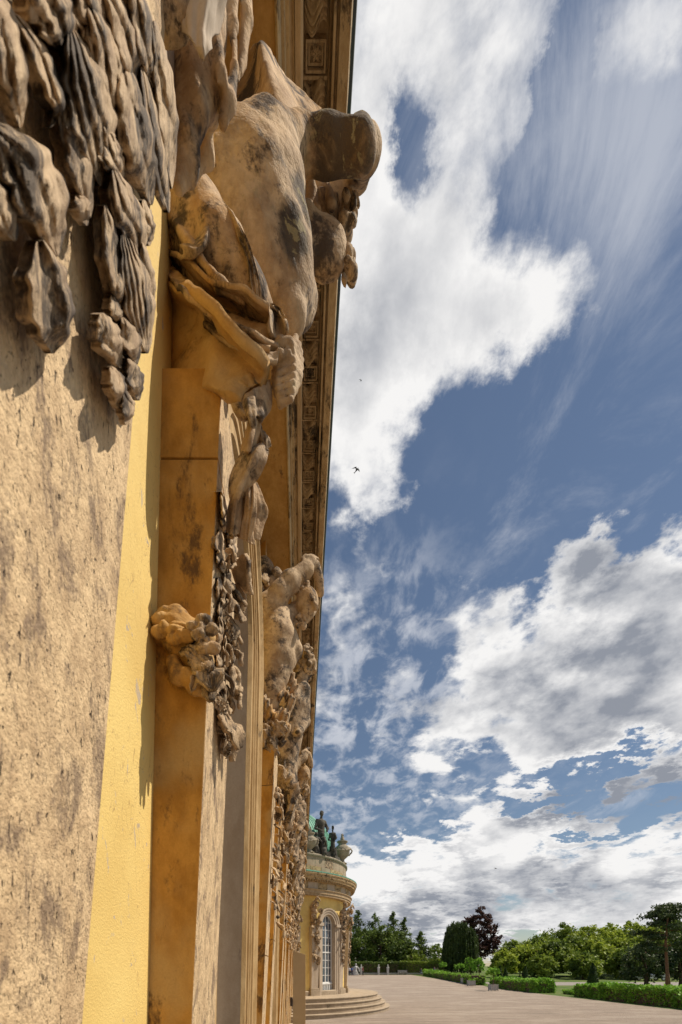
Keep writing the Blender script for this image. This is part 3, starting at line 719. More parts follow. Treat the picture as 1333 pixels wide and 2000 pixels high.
# thin carved cloth with two faces and an edge
def sheet(name, rows, thick, parent, org, mat, res=(24, 36), fold=0., fold_n=5, world=False, seed=0):
    g = np.array([[tuple(P(*q)) if not world else q for q in r] for r in rows], float)
    a = np.stack([catmull(g[:, j], res[0]) for j in range(g.shape[1])], 1)
    a = np.stack([catmull(a[i], res[1]) for i in range(a.shape[0])], 0)
    du = np.gradient(a, axis=0); dv = np.gradient(a, axis=1); n = np.cross(du, dv); n /= np.linalg.norm(n, axis=-1, keepdims=True)+1e-9
    s = np.linspace(0, 1, a.shape[1])[None, :]; r = np.linspace(0, 1, a.shape[0])[:, None]
    w = fold*(np.sin(s*fold_n*2*pi+r*2.+seed)+.4*np.sin(s*fold_n*4.3*pi+r*4+seed))*(.3+.7*r)+vnoise(a, 6.)*fold*1.2+vnoise(a, 22.)*.012
    a = a+n*w[..., None]
    b = a-n*thick
    h, k = a.shape[:2]; V = np.concatenate([a.reshape(-1, 3), b.reshape(-1, 3)])-np.array(org)
    i = np.arange(h*k).reshape(h, k); q1 = np.stack([i[:-1, :-1], i[:-1, 1:], i[1:, 1:], i[1:, :-1]], -1).reshape(-1, 4)
    q2 = q1[:, ::-1]+h*k
    ring = list(i[0, :])+list(i[1:, -1])+list(i[-1, -2::-1])+list(i[-2:0:-1, 0]); m_ = len(ring)
    q3 = np.array([(ring[t_], ring[t_]+h*k, ring[(t_+1) % m_]+h*k, ring[(t_+1) % m_]) for t_ in range(m_)])
    return link(name, np_mesh(name, V, np.concatenate([q1, q2, q3])), parent, M[mat])
def rough(amp=.004, sc=16., amp2=.0015, sc2=60.): return lambda p: vnoise(p, sc)*amp*2+vnoise(p, sc2)*amp2*2
def wrinkles(amp, freq, dirv, base=.004):
    d = np.array(dirv, float); d /= np.linalg.norm(d)
    def f(p):
        ph = (p@d)*freq+vnoise(p, 5.)*5
        return amp*np.abs(np.sin(ph))+vnoise(p, 14.)*base*2
    return f
# small carved pieces shared by every garland
def leaf_proto(name, fingers, width, cup, seed):
    ns, nt = 14, 12; v = []; f = []; rs = np.random.RandomState(seed); ph = rs.rand(3)*6
    for side in (1, 0):
        for i in range(ns+1):
            s = i/ns; w = width*(sin(pi*min(s*.93+.04, 1)))**.6*(1+.16*sin(s*20+ph[0]))
            for j in range(nt+1):
                u = 2*j/nt-1
                x = .16*sin(pi*s)+.14*s*s+(.07*abs(sin(u*fingers*.5*pi))**.7 if side else 0)+cup*u*u*.25+.05*sin(s*8+ph[1])-(0 if side else .07)
                v.append((x, u*w*.5, -s))
    n = nt+1; o = n*(ns+1)
    for i in range(ns):
        for j in range(nt):
            f.append((i*n+j, (i+1)*n+j, (i+1)*n+j+1, i*n+j+1)); f.append((o+i*n+j, o+i*n+j+1, o+(i+1)*n+j+1, o+(i+1)*n+j))
    ring = [j for j in range(n)]+[i*n+nt for i in range(1, ns+1)]+[ns*n+j for j in range(nt-1, -1, -1)]+[i*n for i in range(ns-1, 0, -1)]
    for i in range(len(ring)): a, b = ring[i], ring[(i+1) % len(ring)]; f.append((a, b, b+o, a+o))
    me = mesh(name, v, f, True); me.materials.append(M['leaf']); return me
def flower_proto(name, petals, seed):
    rs = np.random.RandomState(seed); v = []; f = []
    for ring, (r0, r1, lift, cnt) in enumerate(((.12, .5, .06, petals), (.08, .36, .16, petals), (.03, .2, .24, 5))):
        for k in range(cnt):
            a = 2*pi*(k+.5*ring)/cnt+rs.rand()*.3; b = len(v); ns, nt = 5, 5
            for i in range(ns+1):
                s = i/ns; r = r0+(r1-r0)*s; w = (r1*1.1)*sin(pi*min(.2+.75*s, 1))**.7*(2.4/cnt*1.35)
                for j in range(nt+1):
                    u = 2*j/nt-1; x = lift+.16*sin(pi*s*.8)+.07*(u*u)-.12*s*s+.02*sin(9*u)
                    yy, zz = r, u*w
                    v.append((x, yy*cos(a)-zz*sin(a), yy*sin(a)+zz*cos(a)))
            for i in range(ns):
                for j in range(nt): f.append((b+i*(nt+1)+j, b+(i+1)*(nt+1)+j, b+(i+1)*(nt+1)+j+1, b+i*(nt+1)+j+1))
    for i in range(7):
        a = i*.9; b = len(v); r = .07
        c = (.27, .07*cos(a), .07*sin(a))
        for t in ((1, 0, 0), (-1, 0, 0), (0, 1, 0), (0, -1, 0), (0, 0, 1), (0, 0, -1)): v.append(tuple(c[q]+t[q]*r*.6 for q in range(3)))
        for q in ((0, 2, 4), (2, 1, 4), (1, 3, 4), (3, 0, 4), (2, 0, 5), (1, 2, 5), (3, 1, 5), (0, 3, 5)): f.append(tuple(b+w for w in q))
    b = len(v); n = 12                        # solid calyx behind the petals
    for (r, x) in ((.02, -.05), (.34, -.04), (.40, .08), (.2, .16), (.02, .18)):
        for k in range(n): v.append((x, r*cos(2*pi*k/n), r*sin(2*pi*k/n)))
    for i in range(4):
        for k in range(n): f.append((b+i*n+k, b+i*n+(k+1) % n, b+(i+1)*n+(k+1) % n, b+(i+1)*n+k))
    me = mesh(name, v, f, True); me.materials.append(M['leaf']); return me
def fruit_proto(name, prof, mat):
    m = MB(); m.lathe(prof, (0, 0, 0), 12); me = mesh(name, m.v, m.f, True); me.materials.append(M[mat]); return me
LP = [leaf_proto('leaf', 3, .42, .2, 1), leaf_proto('leaf', 5, .62, -.2, 2), leaf_proto('leaf', 2, .34, .5, 3), leaf_proto('leaf', 7, .8, .1, 4)]
FP = [flower_proto('flower', 6, 1), flower_proto('flower', 8, 2)]
UP = [fruit_proto('fruit', [(.01, -.5), (.3, -.42), (.46, -.15), (.44, .15), (.26, .42), (.01, .5)], 'far'), fruit_proto('bud', [(.01, -.6), (.14, -.45), (.27, -.1), (.22, .25), (.05, .5), (.01, .52)], 'leaf')]
LQ = []
for me_ in LP+FP:
    q_ = me_.copy(); q_.name = me_.name.split('.')[0]; q_.materials[0] = M['sculpt']; LQ.append(q_)
def put(me, parent, org, loc, size, rx=0, tilt=0, yaw=0):
    o = link(me.name.split('.')[0], me, parent)
    o.matrix_local = Matrix.Translation(Vector(loc)-Vector(org)) @ Matrix.Rotation(yaw, 4, 'Z') @ Matrix.Rotation(rx, 4, 'X') @ Matrix.Rotation(tilt, 4, 'Y') @ Matrix.Diagonal((size, size, size, 1))
    return o
def garland(parent, org, y0, y1, z0, z1, n, rs, size=(.10, .19), off=.02, narrow=.5):
    for i in range(n):
        t = (i+.5)/n; z = z0+(z1-z0)*t; wd = (y1-y0)*.5*(1-(1-narrow)*t); yc = (y0+y1)/2
        y = yc+rs.uniform(-wd, wd); s = rs.uniform(*size); r = rs.rand()
        p = (XF(z)+off+rs.rand()*.04*(1-t*.6), y, z+CH)
        if r < .66: put((LP if rs.rand() < .45 else LQ)[rs.randint(4)], parent, org, p, s*1.15, rx=rs.uniform(-.6, .6), tilt=rs.uniform(-.5, .15), yaw=rs.uniform(-.5, .3))
        elif r < .82: put((FP+LQ[4:])[rs.randint(4)], parent, org, p, s*.8, rx=rs.rand()*6, yaw=rs.uniform(-.7, .3), tilt=rs.uniform(-.2, .3))
        else: put(UP[rs.randint(2)], parent, org, p, s*.5, rx=rs.uniform(-.5, .5))

# ---- first herm, the one that fills the left edge: relief foliage hangs down its face
o1 = (XA, .32, 0)
h1 = empty('herm_pilaster', o1, label='nearest pitted sandstone pilaster filling the left edge, hung with big blackened leaves', cat='herm pilaster', group='herm pilasters along the palace front')
shaft(h1, o1, -.45, .766, [.18-1.6, 3.9], 0., .104)
LV = [  # spine (px,py,width), height, fingers
 ([(-30, -40, 60), (8, 60, 60), (28, 160, 52), (40, 250, 30)], .035, 2, 0),
 ([(30, 30, 34), (72, 100, 40), (104, 170, 36), (118, 215, 34), (98, 248, 22)], .032, 2, 0),
 ([(60, -60, 80), (92, 0, 84), (118, 60, 70), (136, 128, 30)], .040, 3, 0),
 ([(138, -70, 60), (160, -10, 62), (185, 60, 56), (198, 130, 30)], .036, 3, 0),
 ([(128, 110, 46), (140, 220, 50), (158, 330, 50), (176, 425, 26)], .026, 2, 0),
 ([(140, 60, 70), (165, 170, 84), (185, 270, 80), (196, 362, 36)], .043, 5, 0),
 ([(170, 0, 50), (196, 80, 54), (216, 160, 50), (226, 270, 34)], .040, 3, 0),
 ([(205, -40, 44), (232, 40, 46), (252, 110, 44), (262, 180, 28)], .034, 2, 0),
 ([(250, -50, 40), (272, 30, 40), (290, 110, 36), (300, 170, 20)], .036, 2, 0),
 ([(240, 120, 50), (258, 220, 62), (280, 320, 58), (296, 400, 26)], .034, 2, 0),
 ([(300, 40, 26), (318, 150, 34), (330, 260, 32), (336, 368, 18)], .030, 1, 0),
 ([(276, 130, 24), (296, 230, 30), (312, 330, 28), (330, 415, 24)], .026, 2, 0),
 ([(200, 240, 30), (215, 300, 44), (238, 350, 34)], .034, 3, 0),
 ([(-20, 240, 50), (40, 310, 86), (86, 400, 90), (112, 500, 44)], .040, 3, 0),
 ([(-50, 330, 50), (-6, 400, 54), (30, 470, 40)], .03, 2, 0),
 ([(78, 470, 50), (92, 550, 74), (104, 640, 66), (104, 690, 34)], .038, 1, -1),
 ([(220, 320, 26), (238, 390, 50), (262, 450, 52), (272, 512, 26)], .032, 3, 0),
 ([(205, 400, 24), (218, 480, 34), (232, 560, 30), (240, 610, 16)], .028, 1, 0),
 ([(240, 440, 24), (258, 520, 48), (274, 610, 52), (288, 690, 30)], .030, 6, 0),
 ([(276, 470, 16), (290, 540, 22), (300, 590, 14)], .022, 1, 0),
 ([(280, 390, 16), (290, 440, 22), (292, 480, 14)], .022, 1, 0),
 ([(198, 612, 30), (214, 660, 44), (236, 718, 20)], .030, 1, 0),
 ([(238, 620, 22), (256, 665, 34), (268, 712, 18)], .026, 1, 0),
 ([(216, 716, 20), (230, 752, 30), (234, 798, 16)], .024, 1, 0),
 ([(250, 700, 20), (264, 740, 30), (272, 782, 14)], .022, 1, 0),
 ([(240, 758, 16), (250, 795, 24), (247, 830, 12)], .020, 1, 0),
 ([(218, 575, 12), (226, 605, 22), (236, 640, 14)], .022, 1, 0),
 ([(150, 380, 20), (160, 400, 30), (170, 440, 16)], .018, 1, 0)]
for i, (sp, h, fg, cup) in enumerate(LV): relief_leaf(h1, o1, [(a, b, w*1.2) for a, b, w in sp], h*.80, fg, cup, 'leaf', i, ns=56, nt=30)
c = Carve().pc([(300, -30, .98, 20), (330, 10, 1.0, 30), (352, 20, 1.0, 24)]).pc([(340, 0, 1., 30), (318, 40, 1., 20)])
link('leaf', c.mesh('leaf', .008, rough(.006, 20), o1), h1, M['leaf'])
# drapery hanging from the first figure (its body is above the picture)
c = Carve()
c.pc([(400, -80, 1.12, 60), (396, 60, 1.12, 48), (393, 160, 1.12, 46), (386, 225, 1.1, 30)], .03)
c.pc([(352, 120, 1.1, 20), (352, 210, 1.1, 18), (366, 250, 1.08, 14)], .02)
c.pc([(450, -60, 1.13, 20), (455, 50, 1.13, 16), (459, 131, 1.12, 15), (452, 205, 1.12, 17), (432, 238, 1.12, 13)], .015)
c.pc([(480, -60, 1.17, 14), (484, 40, 1.17, 16), (472, 110, 1.17, 14), (460, 165, 1.15, 12)], .012)
c.pc([(420, 60, 1.08, 10), (428, 140, 1.08, 10), (424, 200, 1.08, 9)], .02)
c.pc([(396, 260, 1.2, 22), (398, 300, 1.2, 20), (380, 345, 1.2, 14)], .02)
c.pc([(368, 250, 1.12, 26), (362, 310, 1.12, 26), (348, 365, 1.12, 20)], .03)
link('drapery', c.mesh('drapery', .008, wrinkles(.010, 38, (1, .25, .12), .004), o1), h1, M['drape'])
sheet('hem', [[(318, -40, 1.02), (360, -60, 1.0), (420, -60, .98), (452, -50, 1.02)], [(330, 20, 1.02), (362, 22, .99), (404, 30, .98), (436, 16, 1.03)], [(344, 50, 1.04), (368, 70, .99), (402, 104, .98), (424, 60, 1.03)]], .012, h1, o1, 'pale', fold=.004)
sheet('hem', [[(318, 60, 1.04), (330, 58, 1.06), (345, 56, 1.1)], [(322, 170, 1.05), (334, 170, 1.07), (346, 170, 1.1)], [(326, 285, 1.08), (332, 280, 1.09), (338, 276, 1.1)]], .01, h1, o1, 'pale', fold=.003, fold_n=2)

# ---- second herm with the big straining figure
o2 = (XA, 1.51, 0)
h2 = empty('herm_pilaster', o2, label='second pilaster with the large muscular figure whose bent elbow juts out against the clouds', cat='herm pilaster', group='herm pilasters along the palace front')
shaft(h2, o2, 1.51, 1.93, [1.665, 1.965], .0, .0, .16)
c = Carve()
c.pb(500, 362, 1.79, 96, 78, .13, .03)                                   # ribcage seen from below
c.pc([(462, 322, 1.76, 42), (520, 305, 1.80, 44), (570, 292, 1.86, 36)], .08)
c.pc([(446, 330, 1.75, 44), (452, 400, 1.76, 58), (486, 465, 1.78, 62), (522, 530, 1.80, 48)], .08)
c.pc([(508, 420, 1.80, 82), (538, 490, 1.83, 66), (562, 565, 1.86, 44), (568, 620, 1.84, 30)], .06)
c.pc([(574, 282, 1.86, 30), (640, 284, 1.86, 32), (704, 290, 1.86, 31)], .03)     # raised upper arm
c.pc([(704, 272, 1.87, 25), (716, 296, 1.93, 27), (696, 336, 2.06, 24), (655, 372, 2.2, 18)], .025)   # elbow and forearm folding back
c.pc([(596, 320, 1.94, 16), (606, 400, 2.02, 16), (596, 500, 1.98, 18)], .05)
c.pc([(598, 440, 1.98, 24), (622, 474, 2.0, 26)], .04)
c.pb(638, 488, 2.0, 37, 52, .06, .03)                                     # breast
c.pb(588, 592, 1.92, 32, 48, .06, .03)
c.pc([(655, 400, 2.1, 30), (662, 450, 2.1, 28)], .03)
c.pc([(470, 300, 1.70, 20), (520, 276, 1.75, 22), (566, 268, 1.80, 18)], .05)       # shoulder blade
c.pc([(590, 300, 1.66, 3), (600, 350, 1.68, 6), (604, 410, 1.74, 4)], .07, True)
c.pc([(524, 580, 1.66, 3), (524, 500, 1.62, 6), (510, 420, 1.58, 6), (506, 350, 1.58, 3)], .07, True)
c.pc([(470, 360, 1.58, 4), (486, 400, 1.57, 7), (480, 440, 1.59, 4)], .06, True)
c.pc([(455, 560, 1.66, 3), (540, 592, 1.70, 5), (570, 560, 1.74, 3)], .03, True)
body = link('figure_body', c.mesh('figure_body', .0075, lambda p: vnoise(p, 9.)*.018+vnoise(p, 24.)*.007+vnoise(p, 70.)*.0022, o2), h2, stained('stained_torso_stone', 'sculpt', [(tuple(P(672, 250, 1.8)), .19), (tuple(P(640, 300, 1.75)), .14), (tuple(P(612, 380, 1.75)), .10), (tuple(P(585, 450, 1.72)), .11), (tuple(P(560, 520, 1.7)), .08)]))
c = Carve()                                    # curls of hair and beard past the shoulder
for i in range(60):
    a = rng.rand(); px = 674+10*sin(a*9)+rng.uniform(-10, 12); py = 380+a*165
    c.pb(px, py, 2.03+rng.uniform(-.05, .05), rng.uniform(6, 11), rng.uniform(7, 13), None, .005)
c.pc([(628, 395, 2.02, 16), (640, 440, 2.04, 14), (650, 400, 2.04, 14)], .01)
link('hair', c.mesh('hair', .0075, rough(.008, 34, .004, 80), o2), h2, M['leaf'])
c = Carve()                                    # face above the breast
c.pb(628, 395, 2.05, 22, 34, .06, .02); c.pc([(640, 372, 2.0, 8), (648, 398, 1.98, 9)], .01); c.pc([(612, 400, 2.0, 7), (622, 412, 1.98, 7)], .01)
link('face', c.mesh('face', .007, rough(.004, 30), o2), h2, M['sculpt'])
sheet('wing_cloth', [[(486, 108, 2.02), (496, 84, 1.96), (508, 78, 1.92), (520, 84, 1.96), (536, 110, 2.05)],
                     [(462, 170, 2.05), (490, 140, 1.98), (520, 128, 1.86), (546, 140, 2.0), (562, 152, 2.12)],
                     [(436, 225, 2.0), (480, 200, 1.98), (536, 178, 1.84), (575, 176, 2.02), (608, 192, 2.15)],
                     [(410, 285, 1.9), (480, 270, 1.96), (552, 238, 1.82), (600, 232, 2.0), (636, 232, 2.12)]], .02, h2, o2, 'drape', fold=.005, fold_n=2)
c = Carve()                                    # thick loin cloth over the hip
c.pc([(345, 400, 1.62, 42), (380, 450, 1.60, 62), (425, 520, 1.58, 62), (480, 580, 1.58, 40), (515, 606, 1.62, 18)], .04)
c.pc([(330, 470, 1.66, 36), (350, 540, 1.66, 34), (400, 580, 1.62, 30)], .04)
c.pb(362, 430, 1.45, 26, 44, .07, .04, True)
c.pb(432, 478, 1.42, 17, 62, .09, .03, True, [[.86, 0, .5], [0, 1, 0], [-.5, 0, .86]])
c.pb(420, 545, 1.43, 10, 46, .06, .03, True, [[.6, 0, .8], [0, 1, 0], [-.8, 0, .6]])
c.pc([(330, 420, 1.53, 5), (372, 480, 1.49, 9), (430, 556, 1.47, 7), (478, 592, 1.49, 4)], .02)
link('loin_cloth', c.mesh('loin_cloth', .0065, lambda p: vnoise(p, 8.)*.014+vnoise(p, 26.)*.007+vnoise(p, 70.)*.002, o2), h2, M['drape'])
# turned over hem: a thin crisp band curling round the hip
sheet('hem', [[(366, 372, 1.60), (376, 366, 1.55), (392, 384, 1.55)], [(398, 392, 1.55), (416, 382, 1.50), (424, 398, 1.53)], [(430, 424, 1.53), (452, 414, 1.48), (462, 432, 1.51)], [(456, 468, 1.52), (478, 464, 1.47), (484, 486, 1.50)],
              [(474, 520, 1.52), (494, 512, 1.48), (496, 532, 1.51)], [(486, 562, 1.53), (502, 560, 1.50), (504, 574, 1.53)], [(498, 602, 1.54), (504, 604, 1.53), (507, 606, 1.55)]], .012, h2, o2, 'sculpt', (60, 16), fold=.004, fold_n=1)
sheet('hem', [[(352, 486, 1.50), (360, 492, 1.47), (352, 500, 1.5)], [(380, 482, 1.5), (386, 492, 1.46), (376, 498, 1.5)], [(396, 462, 1.5), (405, 462, 1.47), (402, 474, 1.5)], [(394, 430, 1.52), (402, 426, 1.5), (404, 438, 1.53)], [(384, 404, 1.54), (388, 400, 1.53), (392, 408, 1.55)]], .008, h2, o2, 'sculpt', (30, 10))
# deep concave folds sweeping from the wall down to the knot
sheet('cloth_fold', [[(314, 486, 1.58), (318, 500, 1.64), (322, 520, 1.68), (326, 542, 1.60)], [(362, 506, 1.50), (362, 530, 1.58), (360, 552, 1.56), (352, 566, 1.46)],
                     [(418, 556, 1.46), (412, 576, 1.56), (410, 596, 1.54), (404, 608, 1.45)], [(470, 570, 1.44), (468, 596, 1.54), (468, 630, 1.53), (462, 648, 1.44)],
                     [(500, 588, 1.44), (500, 612, 1.53), (502, 650, 1.52), (500, 672, 1.45)], [(526, 600, 1.45), (528, 625, 1.52), (530, 655, 1.51), (528, 680, 1.46)]], .012, h2, o2, 'drape', (60, 40), fold=.009, fold_n=2.2)
sheet('cloth_fold', [[(398, 604, 1.47), (404, 622, 1.53), (398, 640, 1.52)], [(440, 628, 1.46), (444, 648, 1.52), (440, 668, 1.48)], [(476, 640, 1.45), (482, 664, 1.51), (480, 690, 1.46)], [(508, 662, 1.46), (512, 682, 1.50), (512, 704, 1.46)], [(544, 672, 1.48), (548, 688, 1.50), (542, 706, 1.48)]], .010, h2, o2, 'sculpt', (50, 26), fold=.006, fold_n=3)
sheet('cloth_flap', [[(318, 536, 1.60), (340, 562, 1.50), (372, 578, 1.45), (406, 606, 1.43), (462, 664, 1.42), (500, 698, 1.43), (516, 724, 1.46)],
                     [(316, 580, 1.64), (344, 600, 1.58), (380, 612, 1.53), (410, 634, 1.51), (456, 682, 1.50), (490, 712, 1.48), (514, 732, 1.48)],
                     [(315, 660, 1.66), (350, 670, 1.58), (385, 680, 1.53), (412, 696, 1.50), (448, 722, 1.49), (480, 738, 1.475), (508, 746, 1.48)],
                     [(318, 748, 1.66), (354, 754, 1.56), (384, 758, 1.52), (414, 760, 1.50), (440, 768, 1.47), (472, 770, 1.46), (494, 760, 1.49)]], .03, h2, o2, 'cloth_ochre', (50, 60), fold=.007, fold_n=1.6)
c = Carve().pc([(330, 600, 1.72, 40), (330, 700, 1.72, 40)], .03).pc([(400, 650, 1.66, 56), (410, 700, 1.64, 52)], .04).pc([(460, 690, 1.60, 36), (460, 720, 1.58, 30)], .04)
link('cloth_core', c.mesh('cloth_core', .012, rough(), o2), h2, M['cloth_ochre'])
c = Carve()                                    # the knot: a ball of twisted strands
c.pb(561, 722, 1.56, 23, 50, .05, .01)
for q in range(8):
    yy = 672+q*14.5; sw_ = 26*sqrt(max(.1, 1-((yy-722)/60)**2))
    c.pc([(558-sw_, yy+12, 1.55, 4), (552-sw_*.3, yy+16, 1.515, 6), (562+sw_*.45, yy+6, 1.515, 6.4), (566+sw_*.9, yy-12, 1.55, 5)], .0035)
c.pc([(530, 690, 1.50, 8), (548, 672, 1.495, 10), (566, 670, 1.50, 9), (578, 684, 1.53, 7)], .004)
c.pc([(528, 704, 1.50, 6), (546, 692, 1.49, 7), (562, 690, 1.50, 6)], .004)
link('knot', c.mesh('knot', .005, rough(.004, 30, .001, 90), o2), h2, M['sculpt'])
sheet('cloth_lobe', [[(523, 604, 1.50), (530, 597, 1.49), (540, 602, 1.50)], [(526, 620, 1.47), (540, 612, 1.51), (554, 624, 1.48)], [(528, 645, 1.47), (544, 640, 1.52), (559, 642, 1.48)], [(536, 664, 1.49), (546, 666, 1.51), (555, 660, 1.50)]], .012, h2, o2, 'leaf', (30, 24), fold=.004, fold_n=2)
# cloth tail zigzagging down the front
sheet('cloth_tail', [[(446, 766, 1.50), (470, 772, 1.47), (500, 756, 1.48), (526, 742, 1.54)], [(452, 790, 1.49), (478, 796, 1.46), (505, 780, 1.48), (530, 768, 1.55)], [(468, 812, 1.50), (486, 822, 1.47), (508, 812, 1.48), (528, 800, 1.55)], [(480, 824, 1.53), (492, 830, 1.51), (506, 826, 1.52), (516, 816, 1.56)]], .012, h2, o2, 'sculpt', (30, 50), fold=.012, fold_n=2.4)
sheet('cloth_tail', [[(484, 812, 1.53), (496, 818, 1.50), (512, 816, 1.52)], [(478, 850, 1.54), (490, 852, 1.49), (506, 842, 1.53)], [(474, 885, 1.55), (486, 884, 1.50), (500, 866, 1.54)]], .012, h2, o2, 'drape', (40, 30), fold=.008, fold_n=2)
sheet('cloth_tail', [[(498, 866, 1.54), (512, 868, 1.51), (523, 882, 1.53)], [(470, 890, 1.55), (494, 892, 1.49), (520, 902, 1.52)], [(452, 926, 1.56), (476, 932, 1.50), (504, 930, 1.53)], [(449, 962, 1.57), (464, 968, 1.52), (480, 960, 1.55)], [(452, 984, 1.58), (458, 988, 1.56), (466, 982, 1.57)]], .014, h2, o2, 'sculpt', (50, 40), fold=.007, fold_n=2)
sheet('cloth_tail', [[(496, 828, 1.56), (504, 832, 1.54), (510, 836, 1.56)], [(500, 850, 1.56), (514, 850, 1.53), (526, 856, 1.55)], [(510, 878, 1.56), (520, 880, 1.54), (529, 872, 1.56)]], .014, h2, o2, 'leaf', (30, 24), fold=.004, fold_n=3)
sheet('cloth_tail', [[(482, 940, 1.57), (490, 938, 1.55), (500, 946, 1.58)], [(474, 985, 1.58), (492, 978, 1.53), (514, 980, 1.60)], [(468, 1022, 1.60), (488, 1018, 1.55), (524, 1002, 1.63)], [(466, 1050, 1.61), (484, 1056, 1.57), (502, 1052, 1.62)]], .012, h2, o2, 'drape', (46, 60), fold=.016, fold_n=3.5)
sheet('cloth_tail', [[(456, 960, 1.56), (464, 958, 1.53), (474, 962, 1.56)], [(448, 1000, 1.57), (460, 1000, 1.53), (474, 1000, 1.57)], [(444, 1040, 1.58), (456, 1046, 1.54), (470, 1040, 1.58)]], .010, h2, o2, 'drape', (40, 40), fold=.010, fold_n=2.5)
rs = np.random.RandomState(5)                  # foliage festoon running down the face
for i in range(24):
    t = i/23; py = 960+t*430; pc_ = 446-12*t+rs.uniform(-13, 13)*(1-.35*t)-4; L = rs.uniform(34, 70)*(1-.35*t)
    w = rs.uniform(13, 24)*(1-.3*t)
    relief_leaf(h2, o2, [(pc_-2, py, w*.8), (pc_+rs.uniform(-5, 5), py+L*.5, w), (pc_+rs.uniform(-6, 5), py+L, w*.6)], rs.uniform(.02, .045)*(1-.3*t), rs.choice([1, 2, 3]), 0, 'leaf' if rs.rand() < .5 else 'sculpt', 50+i, ns=16, nt=10, base=.15)
garland(h2, o2, 1.60, 1.86, 1.52, .88, 46, rs, (.055, .115), .0, .75)
garland(h2, o2, 1.62, 1.86, 1.1, .80, 6, rs, (.07, .10), .0, .6)
# poppy heads, leaves and pods on the near side of the shaft
c = Carve(); c.pc([(330, 1236, 1.49, 34), (350, 1236, 1.49, 34), (394, 1246, 1.49, 26)], .03); c.pc([(350, 1270, 1.50, 22), (392, 1290, 1.50, 22), (404, 1335, 1.5, 16)], .03)
link('flower_bed', c.mesh('flower_bed', .006, rough(.012, 20, .004, 60), o2), h2, M['cloth_ochre'])
def petals(cx, cy, Y, r, n, seed, mat, name='poppy_flower', flat=.8):
    c = Carve(); r_ = np.random.RandomState(seed)
    for i in range(n):
        a = 2*pi*i/n+r_.rand()*.4; rr = r*r_.uniform(.42, .6); x, y = cx+cos(a)*rr, cy+sin(a)*rr*flat
        er = r*r_.uniform(.42, .6)
        c.pb(x, y, Y+r_.uniform(-.012, .012), er, er*flat, .017, .004)
        c.pb(x+cos(a)*er*.2, y+sin(a)*er*.2, Y-.022, er*.66, er*.6*flat, .018, .006, True)
    for i in range(6): c.pb(cx+r_.uniform(-.2, .2)*r, cy+r_.uniform(-.2, .2)*r, Y-.012, r*.13, r*.13, None, .004)
    ctr = np.array(P(cx, cy, Y))
    def f(p):
        q = p-ctr; an = np.arctan2(q[:, 2], q[:, 0]); return -.0022*np.abs(np.sin(an*9+vnoise(p, 12.)*4))+vnoise(p, 40.)*.005
    return link(name, c.mesh(name, .0042, f, o2), h2, M[mat])
petals(326, 1224, 1.445, 44, 3, 1, 'cloth_ochre', flat=.62); petals(350, 1242, 1.43, 34, 3, 2, 'cloth_ochre', flat=.6); petals(394, 1226, 1.425, 32, 4, 3, 'leaf'); petals(402, 1262, 1.43, 25, 3, 8, 'drape')
for (px, py, sz, rx, tl, mi) in ((352, 1272, .10, .9, -.3, 0), (378, 1286, .11, .6, -.5, 1), (402, 1306, .11, .2, -.4, 3), (388, 1318, .08, -.3, -.2, 2), (404, 1338, .07, .2, -.2, 1), (366, 1262, .08, 1.1, -.3, 3)):
    put(LP[mi], h2, o2, P(px, py, 1.46), sz, rx=rx, tilt=tl, yaw=-1.35)
c = Carve(); c.pc([(340, 1296, 1.475, 15), (348, 1322, 1.465, 18)], .01); c.pc([(366, 1318, 1.46, 15), (380, 1340, 1.46, 18)], .01); c.pc([(396, 1352, 1.48, 8), (408, 1364, 1.48, 7)], .01)
link('pod', c.mesh('pod', .005, rough(.004, 25), o2), h2, M['cloth_ochre'])

